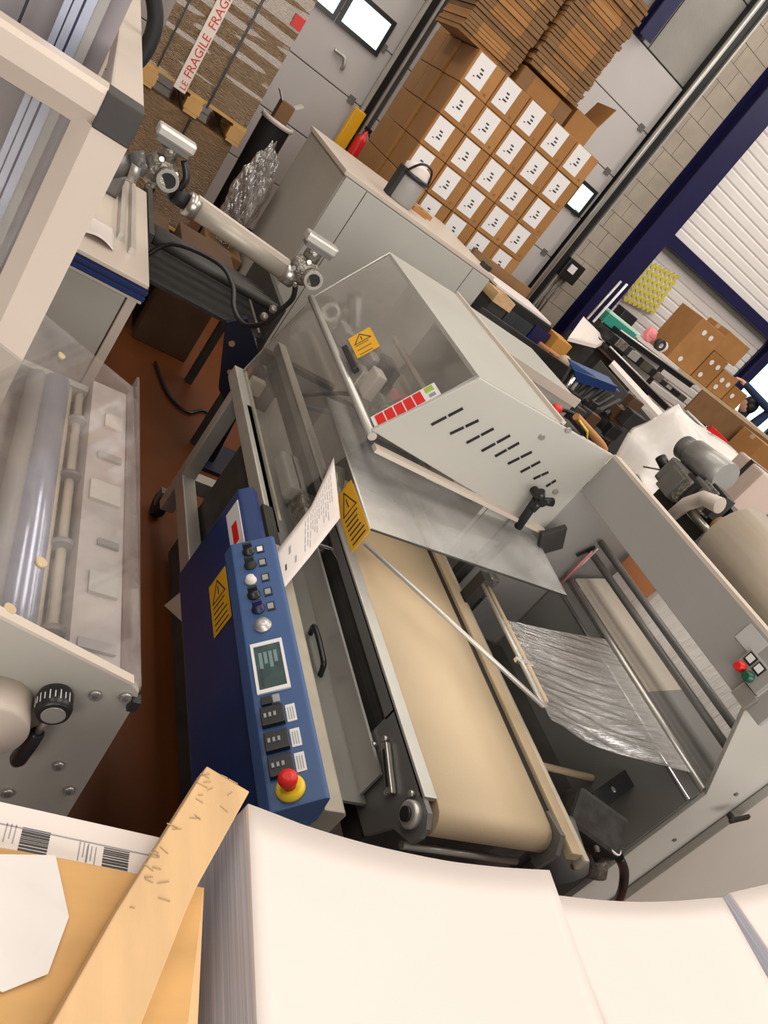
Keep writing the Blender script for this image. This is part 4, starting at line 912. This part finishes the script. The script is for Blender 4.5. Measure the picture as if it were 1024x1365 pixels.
# instruction sheet taped to the hood
def ps(u, v):     # u along the sheet downward, v across
    top = V(.93, 1.665, .98).lerp(V(.93, 1.452, .934), v); mid = V(.87, 1.50, .905).lerp(V(.862, 1.345, .862), v); bot = V(.785, 1.356, .823).lerp(V(.785, 1.230, .806), v)
    return (top.lerp(mid, u*2) if u < .5 else mid.lerp(bot, u*2-1))
sh = tag(MB().slab(ps, 12, 6, (.0006, 0, -.0004)).build('instruction_sheet', PAPER), 'white printed instruction sheet hanging between hood and blue console', 'paper'); WORLD[sh.name] = V(0, 0, 0)
m = MB()
def psn(u, v):
    a = (ps(u+.01, v)-ps(u-.01, v)).normalized(); b = (ps(u, v+.05)-ps(u, v-.05)).normalized(); n_ = b.cross(a).normalized()
    if n_.z < 0: n_ = -n_
    return a, b, n_
for k in range(13):
    u = .10+.04*k; v0, v1 = .15, random.uniform(.55, .88)
    for q in range(4):
        va, vb = v0+(v1-v0)*q/4, v0+(v1-v0)*(q+.8)/4; a, b, n_ = psn(u, (va+vb)/2)
        m.obox(ps(u, (va+vb)/2)+n_*.0012, b*(ps(u, vb)-ps(u, va)).length/2, a*.0016, n_*.0003)
m.build('text_lines', GINK, sh)
for u, v, s_ in ((.80, .35, .012), (.86, .62, .009), (.72, .7, .010)):
    a, b, n_ = psn(u, v); MB().obox(ps(u, v)+n_*.0012, b*s_, a*s_*.4, n_*.0003).build('sketch_mark', INK if s_ < .01 else GINK, sh)

# ------------------------------------------------------------------ clutter beyond the film side
def rise(x0, x1, y0, y1, z, root, name='leg', m=DGREY, t=.02):
    for a in (x0+t, x1-t):
        for b in (y0+t, y1-t): MB().box(a-t, a+t, b-t, b+t, 0, z).build(name, m, root)
# pale cabinet right behind the tower
pc = thing('pale_side_cabinet', 'pale grey cabinet behind the hood with a white edge strip', 'cabinet', (2.2, 3.3, 0))
MB().box(1.75, 2.62, 3.0, 3.6, .1, 1.24).build('cabinet_body', LGREY, pc, bevel=.006); MB().box(1.74, 2.63, 2.99, 3.0, 1.20, 1.25).build('edge_strip', CREAM, pc)
for a in (1.85, 2.5):
    for b in (3.1, 3.5): MB().cyl((a, b, 0), (a, b, .1), .025, 10).build('foot', BLACK, pc)
# black printing unit on its stand
P1 = at(665, 385, 4.9); P2 = at(745, 432, 4.9)
bm_ = thing('black_press_unit', 'black printing unit with dark glass front beyond the pale cabinet', 'printer', (3.4, 5.2, 0))
MB().box(2.98, 3.60, 4.9, 5.4, .80, 1.27).build('unit_body', BLACK, bm_, bevel=.01)
MB().box(3.18, 3.44, 4.885, 4.9, .92, 1.20).build('glass_front', mat('dark_glass', (.05, .055, .06), .1), bm_)
MB().cyl((3.06, 4.86, .95), (3.06, 4.86, 1.24), .035, 18).build('chrome_roll', CHROME, bm_)
MB().box(3.0, 3.60, 4.95, 5.40, 1.27, 1.285).build('paper_tray', PAPER, bm_)
MB().box(3.45, 3.62, 4.88, 4.9, .85, 1.22).build('navy_panel', NAVY, bm_)
MB().box(2.95, 3.60, 5.46, 5.50, .0, 1.36).build('back_board', CARD3, bm_)
rise(2.98, 3.60, 4.9, 5.4, .80, bm_)
ob = tag(MB().box(3.63, 3.79, 4.80, 5.0, 1.082, 1.25).build('orange_carton', mat('orange_card', (.48, .22, .04), .7), None, bevel=.006), 'small orange-brown carton at the right of the black printing unit', 'carton')
ot = tag(MB().box(3.62, 3.80, 4.78, 5.02, 0, 1.08).build('pedestal', DARK, None, bevel=.004), 'dark steel pedestal under the orange-brown carton', 'pedestal')
q = at(693, 355, 7.6)
oc2 = tag(MB().box(q.x-.06, q.x+.07, 7.9, 7.94, q.z-.11, q.z+.11).build('orange_sign', mat('orange_print', (.62, .27, .02), .5)), 'small orange sign on the second gate', 'sign')
# white machine hood with cable arms
wh = thing('white_drop_desk', 'white angled desk top beside the blue lift', 'desk', (4.3, 5.3, 0))
MB().sheet([at(757, 452, 5.0), at(795, 462, 5.1), at(808, 455, 5.6), at(777, 424, 5.6)], .03).build('desk_top', PAPER, wh)
q = at(780, 448, 5.3); MB().box(q.x-.1, q.x+.1, 5.2, 5.4, 0, q.z-.04).build('desk_foot', DARK, wh)
for k in range(2):
    a, b = at(783+8*k, 425+4*k, 5.6), at(828+8*k, 375+4*k, 5.7); MB().cyl(a, b, .012, 10).build('desk_arm', (ALU, LABEL)[k], wh)
# blue lift table with mechanism under it
bl = thing('blue_lift_table', 'blue lift table on black linkage in front of the dark desk', 'lift table', (3.4, 4.0, 0))
MB().sheet([at(757, 478, 3.9), at(768, 502, 3.9), at(826, 522, 3.9), at(812, 503, 4.1)], .02).build('table_top', LBLUE, bl)
MB().sheet([at(764, 492, 3.85), at(768, 508, 3.85), at(818, 522, 3.85), at(822, 514, 3.85)], .03).build('apron', BLUE, bl)
for k in range(9):
    a = at(742+8*k, 520+4*k, 3.9-.03*k); b = at(762+9*k, 492+6*k, 3.95)
    MB().cyl(a, b, .018, 8).build('link_bar', (BLK2, DARK, BLACK)[k % 3], bl)
for k in range(26):
    a = at(735+random.uniform(0, 110), 530+random.uniform(0, 55), random.uniform(3.5, 3.9))
    s_ = random.uniform(.03, .07); MB().obox(a, V(s_, 0, 0), V(0, s_*.6, .0), V(0, 0, s_*.8)).build('drive_part', (BLACK, BLK2, DARK, CARD4, DNAVY)[k % 5], bl, bevel=.006)
MB().box(3.0, 3.9, 3.5, 4.1, .0, .70).build('base_frame', BLACK, bl); MB().box(3.15, 3.75, 3.75, 3.95, .7, 1.0).build('mast', BLACK, bl)
MB().cyl(at(728, 555, 3.85), at(768, 500, 3.85), .014, 10).build('chrome_bar', CHROME, bl); MB().cyl(at(735, 558, 3.85), at(772, 505, 3.85), .014, 10).build('dark_bar', DGREY, bl)
# small wooden lever arm over black shelf
la = thing('timber_rail', 'thin orange timber rail crossing the black racks', 'rail', (3.5, 4.6, 0))
MB().cyl(at(718, 458, 4.6), at(757, 486, 4.5), .022, 10).build('rail', mat('orange_wood', (.40, .15, .05), .5), la); MB().ball(at(752, 482, 4.5), .05, 12).build('knuckle', TAN, la)
q = at(735, 470, 4.55); MB().box(q.x-.02, q.x+.02, 4.53, 4.57, 0, q.z).build('stand', DARK, la)
br = thing('black_rack', 'black steel rack with mixed parts behind the hood', 'rack', (3.3, 4.4, 0))
for k in range(5):
    a = at(700+9*k, 470+8*k, 4.3); MB().box(a.x-.015, a.x+.015, 4.28, 4.32, 0, a.z+.02).build('upright', DARK, br)
for k in range(3): MB().box(2.95, 3.75, 4.15, 4.40, .55+.2*k, .57+.2*k).build('shelf', BLACK, br)
for k in range(8):
    x = 3.0+.09*k; MB().box(x, x+.06, 4.18, 4.30, .77+.2*(k % 2), .83+.2*(k % 2)+.02*(k % 3)).build('part_bin', (DGREY, CARD3, CAST, NAVY)[k % 4], br, bevel=.004)
# red coupling and amber cables behind the tower edge
rc = thing('cable_bunch', 'amber cables and red coupling lying behind the tower edge', 'cable', (2.2, 2.5, 0))
q = at(742, 546, 2.9)
MB().ball(q, .03, 12).build('red_coupling', RED, rc)
MB().tube([q, at(757, 548, 2.9), at(775, 560, 2.85), at(783, 580, 2.8)], .012, 8).build('black_cable', BLACK, rc)
MB().tube([at(768, 555, 2.8), at(780, 568, 2.8), at(800, 590, 2.8), at(806, 600, 2.8)], .02, 8).build('amber_cable', mat('amber', (.45, .20, .06), .4), rc)
MB().tube([at(772, 560, 2.78), at(783, 575, 2.75), at(782, 592, 2.75)], .006, 8).build('yellow_cable', YNET, rc)
MB().box(2.28, 2.62, 2.70, 2.95, 0, 1.14).build('cable_post', DARK, rc)
MB().box(2.70, 3.75, 4.42, 4.46, 0, 1.16).build('rack_back', BLK2, br)
# dark desk with white top along the line
dk = thing('long_dark_desk', 'long dark desk with white edge running toward the cartons', 'desk', (4.6, 4.8, 0))
a, b = at(817, 487, 4.7), at(882, 552, 4.2)
def quadbox(p0, p1, p2, p3, h, root, name, m): return MB().prism([p0, p1, p2, p3], (0, 0, -h)).build(name, m, root)
quadbox(at(815, 484, 4.7), at(880, 556, 4.1), at(886, 552, 4.2), at(819, 480, 4.8), .03, dk, 'desk_edge', PAPER)
MB().prism([at(800, 480, 4.62), at(868, 560, 4.1), V(at(868, 560, 4.1).x, 4.1, 0), V(at(800, 480, 4.62).x, 4.62, 0)], (.02, .02, 0)).build('side_panel', mat('desk_slate', (.06, .055, .05), .5), dk)
# shelf units with dark trays
wb2 = thing('tray_bench', 'long bench with black trays and steel edges under the white wall', 'bench', (5.0, 5.4, 0))
for k, (pa, pb, m_) in enumerate((((812, 462), (892, 542), BLACK), ((818, 452), (908, 525), BLK2), ((812, 468), (898, 548), ALU), ((826, 440), (925, 512), BLACK))):
    A_, B_ = at(*pa, 5.3+.1*k), at(*pb, 5.3+.1*k)
    MB().prism([A_, B_, B_+V(0, .25, 0), A_+V(0, .25, 0)], (0, 0, -.05)).build('tray', m_, wb2)
    MB().cyl(A_+V(0, -.01, .005), B_+V(0, -.01, .005), .009, 8).build('tray_edge', ALU, wb2)
for k in range(12):
    u = k/11; q = at(815+90*u, 452+78*u, 5.42); s_ = random.uniform(.03, .06)
    MB().obox(q+V(0, 0, .02), V(s_*1.2, 0, 0), V(0, s_, 0), V(0, 0, s_*.7)).build('tool', (BLACK, CAST, BLK2, ALU, BLACK, STEP)[k % 6], wb2, bevel=.005)
MB().box(4.98, 5.30, 5.60, 5.64, 0, 1.30).build('bench_back', STEP, wb2)
for x in (4.35, 5.3): MB().box(x-.03, x+.03, 5.4, 5.46, 0, 1.25).build('leg', DARK, wb2)
tb = thing('teal_tool_case', 'dark green long case with pale teal top on the tray bench', 'case', at(826, 430, 5.7))
A_, B_ = at(812, 418, 5.7), at(852, 450, 5.7)
MB().prism([A_, B_, B_+V(0, .12, 0), A_+V(0, .12, 0)], (0, 0, -.09)).build('case_body', TGREEN, tb, bevel=.01); MB().prism([A_+V(0, 0, .03), B_+V(0, 0, .03), B_+V(0, .12, .03), A_+V(0, .12, .03)], (0, 0, -.028)).build('case_lid', LTEAL, tb, bevel=.008)
MB().box(A_.x, B_.x, 5.7, 5.82, 0, A_.z-.10).build('case_stand', DARK, tb)
q = at(842, 428, 6.0); tag(MB().box(q.x-.10, q.x+.10, 6.06, 6.2, 0, q.z+.05).build('black_speaker', BLACK, None, bevel=.01), 'black upright box behind the green case', 'box')
# items on white shelf: pink bag, white bottle, dark disc
wsf = thing('white_shelf', 'white shelf with small things before the siding, left of cartons', 'shelf', (5.3, 5.9, 0))
q = at(878, 455, 5.8)
MB().box(q.x-.35, q.x+.35, 5.7, 6.0, q.z-.10, q.z-.07).build('shelf_board', PAPER, wsf); MB().box(q.x-.33, q.x+.33, 5.9, 5.95, 0, q.z-.10).build('shelf_back', LABEL, wsf)
for k, (px_, py_, r_, m_, l_, nm, ct) in enumerate(((872, 440, .07, PINK, 'pink bag among the small things on the white shelf', 'pink_bag', 'bag'), (883, 462, .055, PAPER, 'white crumpled bag on the white shelf before the cartons', 'white_bag', 'bag'))):
    c = at(px_, py_, 5.78); crumple(nm, l_, ct, (c.x, c.y, q.z-.07+r_), r_, r_*.8, r_, m_, 5+k, .12, 8)
c = at(890, 452, 5.7); dd = thing('tape_roll', 'dark round tape roll standing on the white shelf', 'tape roll', (c.x, c.y, q.z-.07)); MB().ring(V(c.x, c.y, q.z-.07+.055), (0, 1, 0), .025, .055, .05).build('tape', DARK, dd); MB().ring(V(c.x, c.y+.004, q.z-.07+.055), (0, 1, 0), .016, .026, .042).build('core', PAPER, dd)
# stack of cartons with round pale stickers on a high table
ct_ = thing('carton_table', 'dark brown table carrying the dotted cartons at right', 'table', (6.8, 6.0, 0))
tz = at(960, 532, 6).z
MB().box(5.75, 8.0, 5.95, 6.55, tz-.03, tz).build('table_top', TAN, ct_); MB().box(6.4, 8.0, 5.93, 5.95, tz-.30, tz-.03).build('table_apron', CARD3, ct_)
rise(5.75, 8.0, 5.95, 6.55, tz-.03, ct_, m=DARK)
LBL = [('tall carton at the far left of the dotted carton stack', 5.78, 6.20, .50), ('dotted carton second from left on the brown table', 6.22, 6.50, .33), ('dotted carton third from left on the brown table', 6.52, 6.80, .26), ('dotted carton at the right end of the brown table', 6.82, 7.08, .20)]
for k, (l_, xa, xb, h_) in enumerate(LBL):
    t = carton('dotted_carton', l_, 'carton', xa, xb, 6.02, 6.40, tz+.002, tz+h_, (CARD2, CARD, CARD2, CARD)[k], 'dotted cartons on the brown table', False)
    n_ = 2 if k != 3 else 1
    for q in range(n_): MB().cyl(((xa+xb)/2-.06+.12*q, 6.02, tz+h_-.10), ((xa+xb)/2-.06+.12*q, 6.016, tz+h_-.10), .028, 14).build('round_sticker', LABEL, t)
    if n_ == 2: MB().cyl(((xa+xb)/2-.06, 6.02, tz+.07), ((xa+xb)/2-.06, 6.016, tz+.07), .028, 14).build('round_sticker', LABEL, t)
carton('top_carton', 'carton lying on top of the dotted cartons below the window', 'carton', 6.22, 6.62, 6.05, 6.42, tz+.335, tz+.57, CARD2)
carton('end_carton', 'open pale carton at the right picture edge by the table', 'carton', 7.2, 7.62, 5.50, 5.86, 0, tz-.06, CARD2)
# near rack with red thing and steel rails
nr = thing('steel_rail_bench', 'steel railed bench with dark panel along the right edge', 'bench', (5.0, 3.6, 0))
for k, (pa, pb) in enumerate((((905, 545), (1030, 668)), ((915, 548), (1040, 668)))):
    MB().cyl(at(*pa, 4.2), at(*pb, 3.6), .014, 10).build('steel_rail', ALU, nr)
MB().prism([at(965, 600, 3.95), at(1045, 690, 3.6), at(1035, 715, 3.5), at(955, 625, 3.9)], (.04, .04, 0)).build('dark_panel', DGREY, nr)
MB().prism([at(950, 568, 4.0), at(972, 590, 4.0), at(962, 592, 4.0), at(944, 574, 4.0)], (.03, .05, 0)).build('red_cover', RED, nr)
q = at(985, 640, 3.8); MB().box(q.x-.03, q.x+.03, 3.85, 3.91, 0, q.z-.1).build('leg', DARK, nr); MB().box(q.x+.4, q.x+.46, 3.5, 3.56, 0, 1.3).build('leg', DARK, nr)
# white plastic sheet over an unfinished job
B0, B1, B2, B3 = at(905, 538, 3.2), at(812, 606, 3.0), at(880, 665, 2.55), at(985, 612, 2.8)
def bag(u, v):
    p_ = (B0.lerp(B1, u)).lerp(B3.lerp(B2, u), v)
    return p_+V(.03*math.sin(7*u+3*v), .05*math.sin(5*v+4*u), .02*math.sin(11*u-6*v)+.05*math.sin(math.pi*u)*math.sin(math.pi*v))
tag(MB().slab(bag, 26, 26, (.004, .006, .004)).build('white_plastic_cover', WHITEBAG), 'white translucent plastic cover draped behind the gear motor', 'plastic sheet')
cs = tag(MB().box(2.75, 3.3, 2.72, 3.0, 0, 1.10).build('covered_case', CREAM, None, bevel=.01), 'cream case standing under the white plastic cover', 'case')
# geared motor unit on column behind the bridge
mu_ = thing('gear_drive', 'grey and black gear drive with steel motor drum behind the bridge panel', 'motor', (2.5, 2.0, 0))
def m2(px_, py_, x=2.45):
    d_ = FW+RT*((px_-512)/FPX)-UP*((py_-682.5)/FPX); return V(0, 0, H)+d_*(x/d_.x)
a, b = m2(918, 612), m2(975, 648)
MB().cyl(m2(925, 605), m2(968, 637), .060, 28).build('motor_drum', mat('drum_steel', (.36, .35, .33), .4, .5, var=.15), mu_); MB().cyl(m2(912, 596), m2(926, 606), .05, 24).build('drum_end', DGREY, mu_)
for k in range(6):
    c = m2(898+11*k, 645+5*k, 2.38); MB().obox(c, V(.012, .05, 0), V(.02, -.01, .0), V(.0, 0, .05)).build('gear_rib', (DGREY, CAST, BLACK)[k % 3], mu_, bevel=.004)
c = m2(905, 640, 2.42); MB().obox(c, V(.045, 0, 0), V(0, .07, 0), V(0, 0, .055)).build('gear_case', DGREY, mu_, bevel=.012)
c = m2(890, 628, 2.42); MB().cyl(c, c+V(-.02, .06, .02), .022, 14).build('inlet_valve', BLACK, mu_); MB().cyl(c, m2(858, 622, 2.42), .004, 8).build('air_line', ALU, mu_)
MB().tube([m2(892, 690, 2.30), m2(915, 672, 2.30), m2(938, 664, 2.30), m2(960, 674, 2.30)], [.022, .026, .028, .03], 14).build('curved_lever', CREAM, mu_)
MB().cyl(m2(918, 678, 2.33), m2(948, 712, 2.33), .014, 10).build('steel_shaft', STEEL, mu_)
c = m2(960, 685, 2.45); MB().obox(c, V(.05, 0, 0), V(0, .07, 0), V(0, 0, .05)).build('black_base', BLACK, mu_, bevel=.01)
c = m2(930, 690, 2.55); MB().box(c.x-.12, c.x+.12, c.y-.18, c.y+.14, 0, c.z).build('column', DARK, mu_)
pb = thing('pinkish_cartons', 'pale blush carton strapped in black right of gear drive', 'carton', m2(1000, 650, 2.75))
c = m2(998, 650, 2.75); MB().obox(c, V(.08, -.02, .0), V(.03, .10, 0), V(0, 0, .09)).build('carton_body', mat('blush_card', (.52, .40, .34), .6), pb, bevel=.01)
MB().obox(c, V(.083, -.02, .0), V(.003, .012, 0), V(0, 0, .093)).build('strap', BLACK, pb); MB().box(c.x-.05, c.x+.05, c.y-.05, c.y+.05, 0, c.z-.09).build('stand', DARK, pb)

# ------------------------------------------------------------------ person at the cartons
pe = thing('person', 'person in navy shirt with dark hair reaching over the dotted cartons', 'person', (7.45, 6.85, 0))
def skin_mesh(name, verts, edges, radii, m, parent, root=0, lvl=2):
    off = WORLD[parent.name]; me = bpy.data.meshes.new(name); me.from_pydata([Vector(v)-off for v in verts], edges, []); me.materials.append(m)
    o = bpy.data.objects.new(name, me); C.objects.link(o); o.parent = parent
    sk = o.modifiers.new('skin', 'SKIN'); sk.use_smooth_shade = True
    for k, r_ in enumerate(radii): me.skin_vertices[0].data[k].radius = (r_, r_) if not isinstance(r_, tuple) else r_
    me.skin_vertices[0].data[root].use_root = True
    sd = o.modifiers.new('sub', 'SUBSURF'); sd.levels = lvl; sd.render_levels = lvl
    return o
PY_ = 6.75
hd_ = at(1006, 548, PY_); hx, hz = hd_.x, hd_.z
wr_ = at(992, 510, PY_); el_ = at(1026, 540, PY_)
shR = V(hx+.16, PY_+.02, hz-.30); shL = V(hx+.10, PY_+.30, hz-.30)
body = [V(hx+.16, PY_+.16, .95), V(hx+.15, PY_+.16, 1.15), V(hx+.13, PY_+.16, hz-.28), V(hx+.07, PY_+.15, hz-.16), V(hx, PY_+.14, hz),   # pelvis, waist, chest, neck, head
        shR, el_+V(.12, .02, -.05), wr_, shL, V(hx+.1, PY_+.42, hz-.58), V(hx-.08, PY_+.40, hz-.72),
        V(hx+.17, PY_+.07, .90), V(hx+.16, PY_+.07, .48), V(hx+.18, PY_+.07, .08), V(hx+.06, PY_+.07, .04),
        V(hx+.17, PY_+.25, .90), V(hx+.16, PY_+.25, .48), V(hx+.18, PY_+.25, .08), V(hx+.06, PY_+.25, .04)]
ed = [(0, 1), (1, 2), (2, 3), (3, 4), (2, 5), (5, 6), (6, 7), (2, 8), (8, 9), (9, 10), (0, 11), (11, 12), (12, 13), (13, 14), (0, 15), (15, 16), (16, 17), (17, 18)]
rad = [.14, .13, .15, .06, .10, .075, .055, .042, .075, .05, .04, .09, .065, .045, .04, .09, .065, .045, .04]
skin_mesh('body', body, ed, rad, SHIRT, pe)
MB().ball((hx, PY_+.14, hz), .098, 18, (.95, .85, 1.18)).build('face', SKIN, pe)
MB().ball((hx+.018, PY_+.135, hz+.022), .108, 18, (.98, .95, 1.12)).build('hair', HAIR, pe)
hv = (wr_-el_).normalized(); hp = wr_+hv*.02
vs = [hp, hp+hv*.05]; es = [(0, 1)]; rd = [.026, .030]
for k in range(4):
    o_ = V(0, -.030+.020*k, 0); i_ = len(vs); L_ = (.07, .08, .075, .06)[k]
    vs += [hp+hv*.06+o_, hp+hv*(.06+L_*.55)+o_+V(0, 0, -.006), hp+hv*(.06+L_)+o_+V(0, 0, -.022)]; es += [(1, i_), (i_, i_+1), (i_+1, i_+2)]; rd += [.010, .009, .008]
i_ = len(vs); vs += [hp+hv*.025+V(0, -.035, -.005), hp+hv*.055+V(0, -.055, -.015)]; es += [(0, i_), (i_, i_+1)]; rd += [.012, .009]
skin_mesh('hand', vs, es, rd, SKIN, pe, 0, 1)

# ------------------------------------------------------------------ foreground: paper piles, plank, printed sheets
def pile(name, label, far_l, ang, w_, d_, z_, curl, mesh_t=.0, zbot=.16):
    t = thing(name, label, 'paper stack', (far_l.x+w_/2, far_l.y-d_/2, 0))
    ex = V(math.cos(ang), math.sin(ang), 0); ey = V(math.sin(ang), -math.cos(ang), 0)
    def top(u, v):
        p_ = far_l+ex*(w_*u)+ey*(d_*v); return V(p_.x, p_.y, z_+curl(u, v))
    MB().slab(top, 24, 16, (0, 0, .004)).build('top_sheet', PAPER, t)
    def sd(pa, pb, n_, nm):
        def fn(u, v):
            q_ = top(*[pa[k]+(pb[k]-pa[k])*u for k in range(2)])
            j = .0012*math.sin(97*v+40*v*v) + .0008*math.sin(233*v)
            return V(q_.x, q_.y, (q_.z-.004)*(1-v)+zbot*v)-n_*j
        MB().grid(fn, 12, 50).build(nm, SHEETEDGE, t)
    sd((0, 0), (0, 1), ex, 'sheet_edges'); sd((0, 0), (1, 0), ey, 'sheet_edges'); sd((1, 0), (1, 1), -ex, 'sheet_edges'); sd((0, 1), (1, 1), -ey, 'sheet_edges')
    c = far_l+ex*w_/2+ey*d_/2
    for k in range(5): MB().obox(V(c.x, c.y, .14)+ey*(d_*(k-2)/5), ex*w_/2, ey*(d_/12), V(0, 0, .02)).build('pallet_board', PINE, t)
    for k in range(3): MB().obox(V(c.x, c.y, .06)+ex*(w_*(k-1)*.42), ex*.05, ey*(d_/2), V(0, 0, .06)).build('pallet_runner', PINE, t)
    return t
def lerp_tab(tab, u):
    for (a, za), (b, zb_) in zip(tab[:-1], tab[1:]):
        if u <= b: t = (u-a)/(b-a); return za+(zb_-za)*t
    return tab[-1][1]
def smooth_tab(tab, u): return sum(lerp_tab(tab, min(1, max(0, u+d)))*w_ for d, w_ in ((-.08, .25), (0, .5), (.08, .25)))
T1_ = [(0, .0300), (.16, .0124), (.40, .0025), (.66, .0030), (.92, .0200), (1, .0335)]
pile('large_paper_stack', 'tall stack of curled blank white sheets, biggest in the foreground', V(.4212, .4515, 0), R(-4), .47, .62, 1.10, lambda u, v: smooth_tab(T1_, u)*(1-.6*v))
T2_ = [(0, .009), (.26, .001), (.49, .0), (.71, .008), (1, .0306)]
pile('low_paper_stack', 'lower stack of blank white sheets right of the biggest stack', V(.930, .4116, 0), R(2), .448, .50, 1.076, lambda u, v: smooth_tab(T2_, u)*(1-.8*v))
pile('corner_paper_stack', 'stack of white sheets at the lower right picture corner', V(1.402, .4344, 0), R(9.5), .40, .50, 1.110, lambda u, v: .006*(1-v)*u)
# printed sheets with barcodes on a pile
bs = thing('barcode_sheet_stack', 'stack of printed sheets with barcodes beneath the wooden plank', 'paper stack', (.15, .25, 0))
q0, q1 = atz(-30, 1062, 1.10), atz(215, 1117, 1.10)
dx = (q1-q0); dx.z = 0; exb = dx.normalized(); eyb = V(exb.y, -exb.x, 0)
if eyb.y > 0: eyb = -eyb
Wb = dx.length+.03
MB().prism([q0, q0+exb*Wb, q0+exb*Wb+eyb*.34, q0+eyb*.34], (0, 0, -.003)).build('printed_sheet', PAPER, bs)
MB().prism([q0-V(0, 0, .003), q0+exb*Wb-V(0, 0, .003), q0+exb*Wb+eyb*.34-V(0, 0, .003), q0+eyb*.34-V(0, 0, .003)], (0, 0, -.85)).build('sheet_block', SHEETEDGE, bs)
MB().prism([q0-V(0, 0, .853), q0+exb*Wb-V(0, 0, .853), q0+exb*Wb+eyb*.34-V(0, 0, .853), q0+eyb*.34-V(0, 0, .853)], (0, 0, -(1.10-.853))).build('pallet_base', PINE, bs)
ps_ = bs.children[0]; nz = V(0, 0, 1)
bar_on(MB(), q0, exb, eyb, nz, 0, Wb, .020, .0212, .0004).build('rule_line', GINK, ps_)
for pxy in ((46, 1121), (154, 1147)):
    c = atz(*pxy, 1.10); cu = (c-q0).dot(exb); cv = (c-q0).dot(eyb); m = MB(); x = -.0115
    rnd = random.Random(int(pxy[0]))
    y_ = -.0105
    while y_ < .0105:
        t_ = rnd.choice((.0008, .0013, .002)); bar_on(m, q0, exb, eyb, nz, cu-.0125, cu+.0125, cv+y_, cv+y_+t_, .0004); y_ += t_+rnd.choice((.0007, .0011))
    o = m.build('barcode', INK, ps_); o['kind'] = 'stuff'
for pxy in ((12, 1112), (110, 1137), (120, 1142)):
    c = atz(*pxy, 1.10); cu = (c-q0).dot(exb); cv = (c-q0).dot(eyb); m = MB()
    for k in range(3): bar_on(m, q0, exb, eyb, nz, cu-.004+.004*k, cu-.003+.004*k, cv-.010, cv+.008-.004*(k % 2), .0004)
    o = m.build('print_line', GINK, ps_); o['kind'] = 'stuff'
zb = 1.101
bd = [atz(-40, 1122, zb+.010), atz(95, 1146, zb+.010), atz(272, 1183, zb+.010), atz(248, 1390, zb+.010), atz(-60, 1420, zb+.010)]
kb = thing('brown_board', 'orange-brown wooden board under the plank', 'board', (.28, .3, zb))
MB().prism([p_ for p_ in bd], (0, 0, -.0095)).build('board_panel', mat('orange_board', (.52, .29, .095), .55, var=.12, scale=3, stretch=(1.5, 8, 8)), kb, bevel=.001)
zs = zb+.0105
wsv = [atz(-30, 1138, zs+.004), atz(74, 1140, zs+.002), atz(92, 1222, zs+.003), atz(64, 1298, zs+.004), atz(4, 1322, zs+.003), atz(-40, 1300, zs+.003)]
tag(MB().prism(wsv, (0, 0, -.0012)).build('white_film_sheet', WHITEBAG), 'glossy white sheet lying on the brown board at left edge', 'paper')
zp = zb+.034
pk_ = [atz(276, 1021, zp), atz(333, 1055, zp), atz(262, 1183, zp), atz(248, 1215, zp), atz(175, 1400, zp), atz(50, 1400, zp), atz(155, 1215, zp)]
pln = thing('wooden_plank', 'rough pine plank lying aslant over the board and sheets', 'plank', (.34, .35, zb))
MB().prism(pk_, (0, 0, -.022)).build('plank', WOOD, pln, bevel=.0015)
m = MB()
for k in range(26):
    u = random.random(); a_ = pk_[0].lerp(pk_[6], u); c = a_.lerp(pk_[1].lerp(pk_[3], u), random.uniform(.02, .2 if k < 16 else .8)); m.obox(c+V(0, 0, .0004), V(random.uniform(.002, .006), random.uniform(-.003, .003), 0), V(0, .0005, 0), V(0, 0, .0003))
o = m.build('bark_scuffs', mat('dark_scuff', (.36, .25, .13), .8), pln); o['kind'] = 'stuff'
MB().prism([atz(262, 1185, zb+.009), atz(272, 1183, zb+.009), atz(262, 1400, zb+.009), atz(248, 1400, zb+.009)], (0, 0, -.30)).build('board_edge', WOOD, kb)
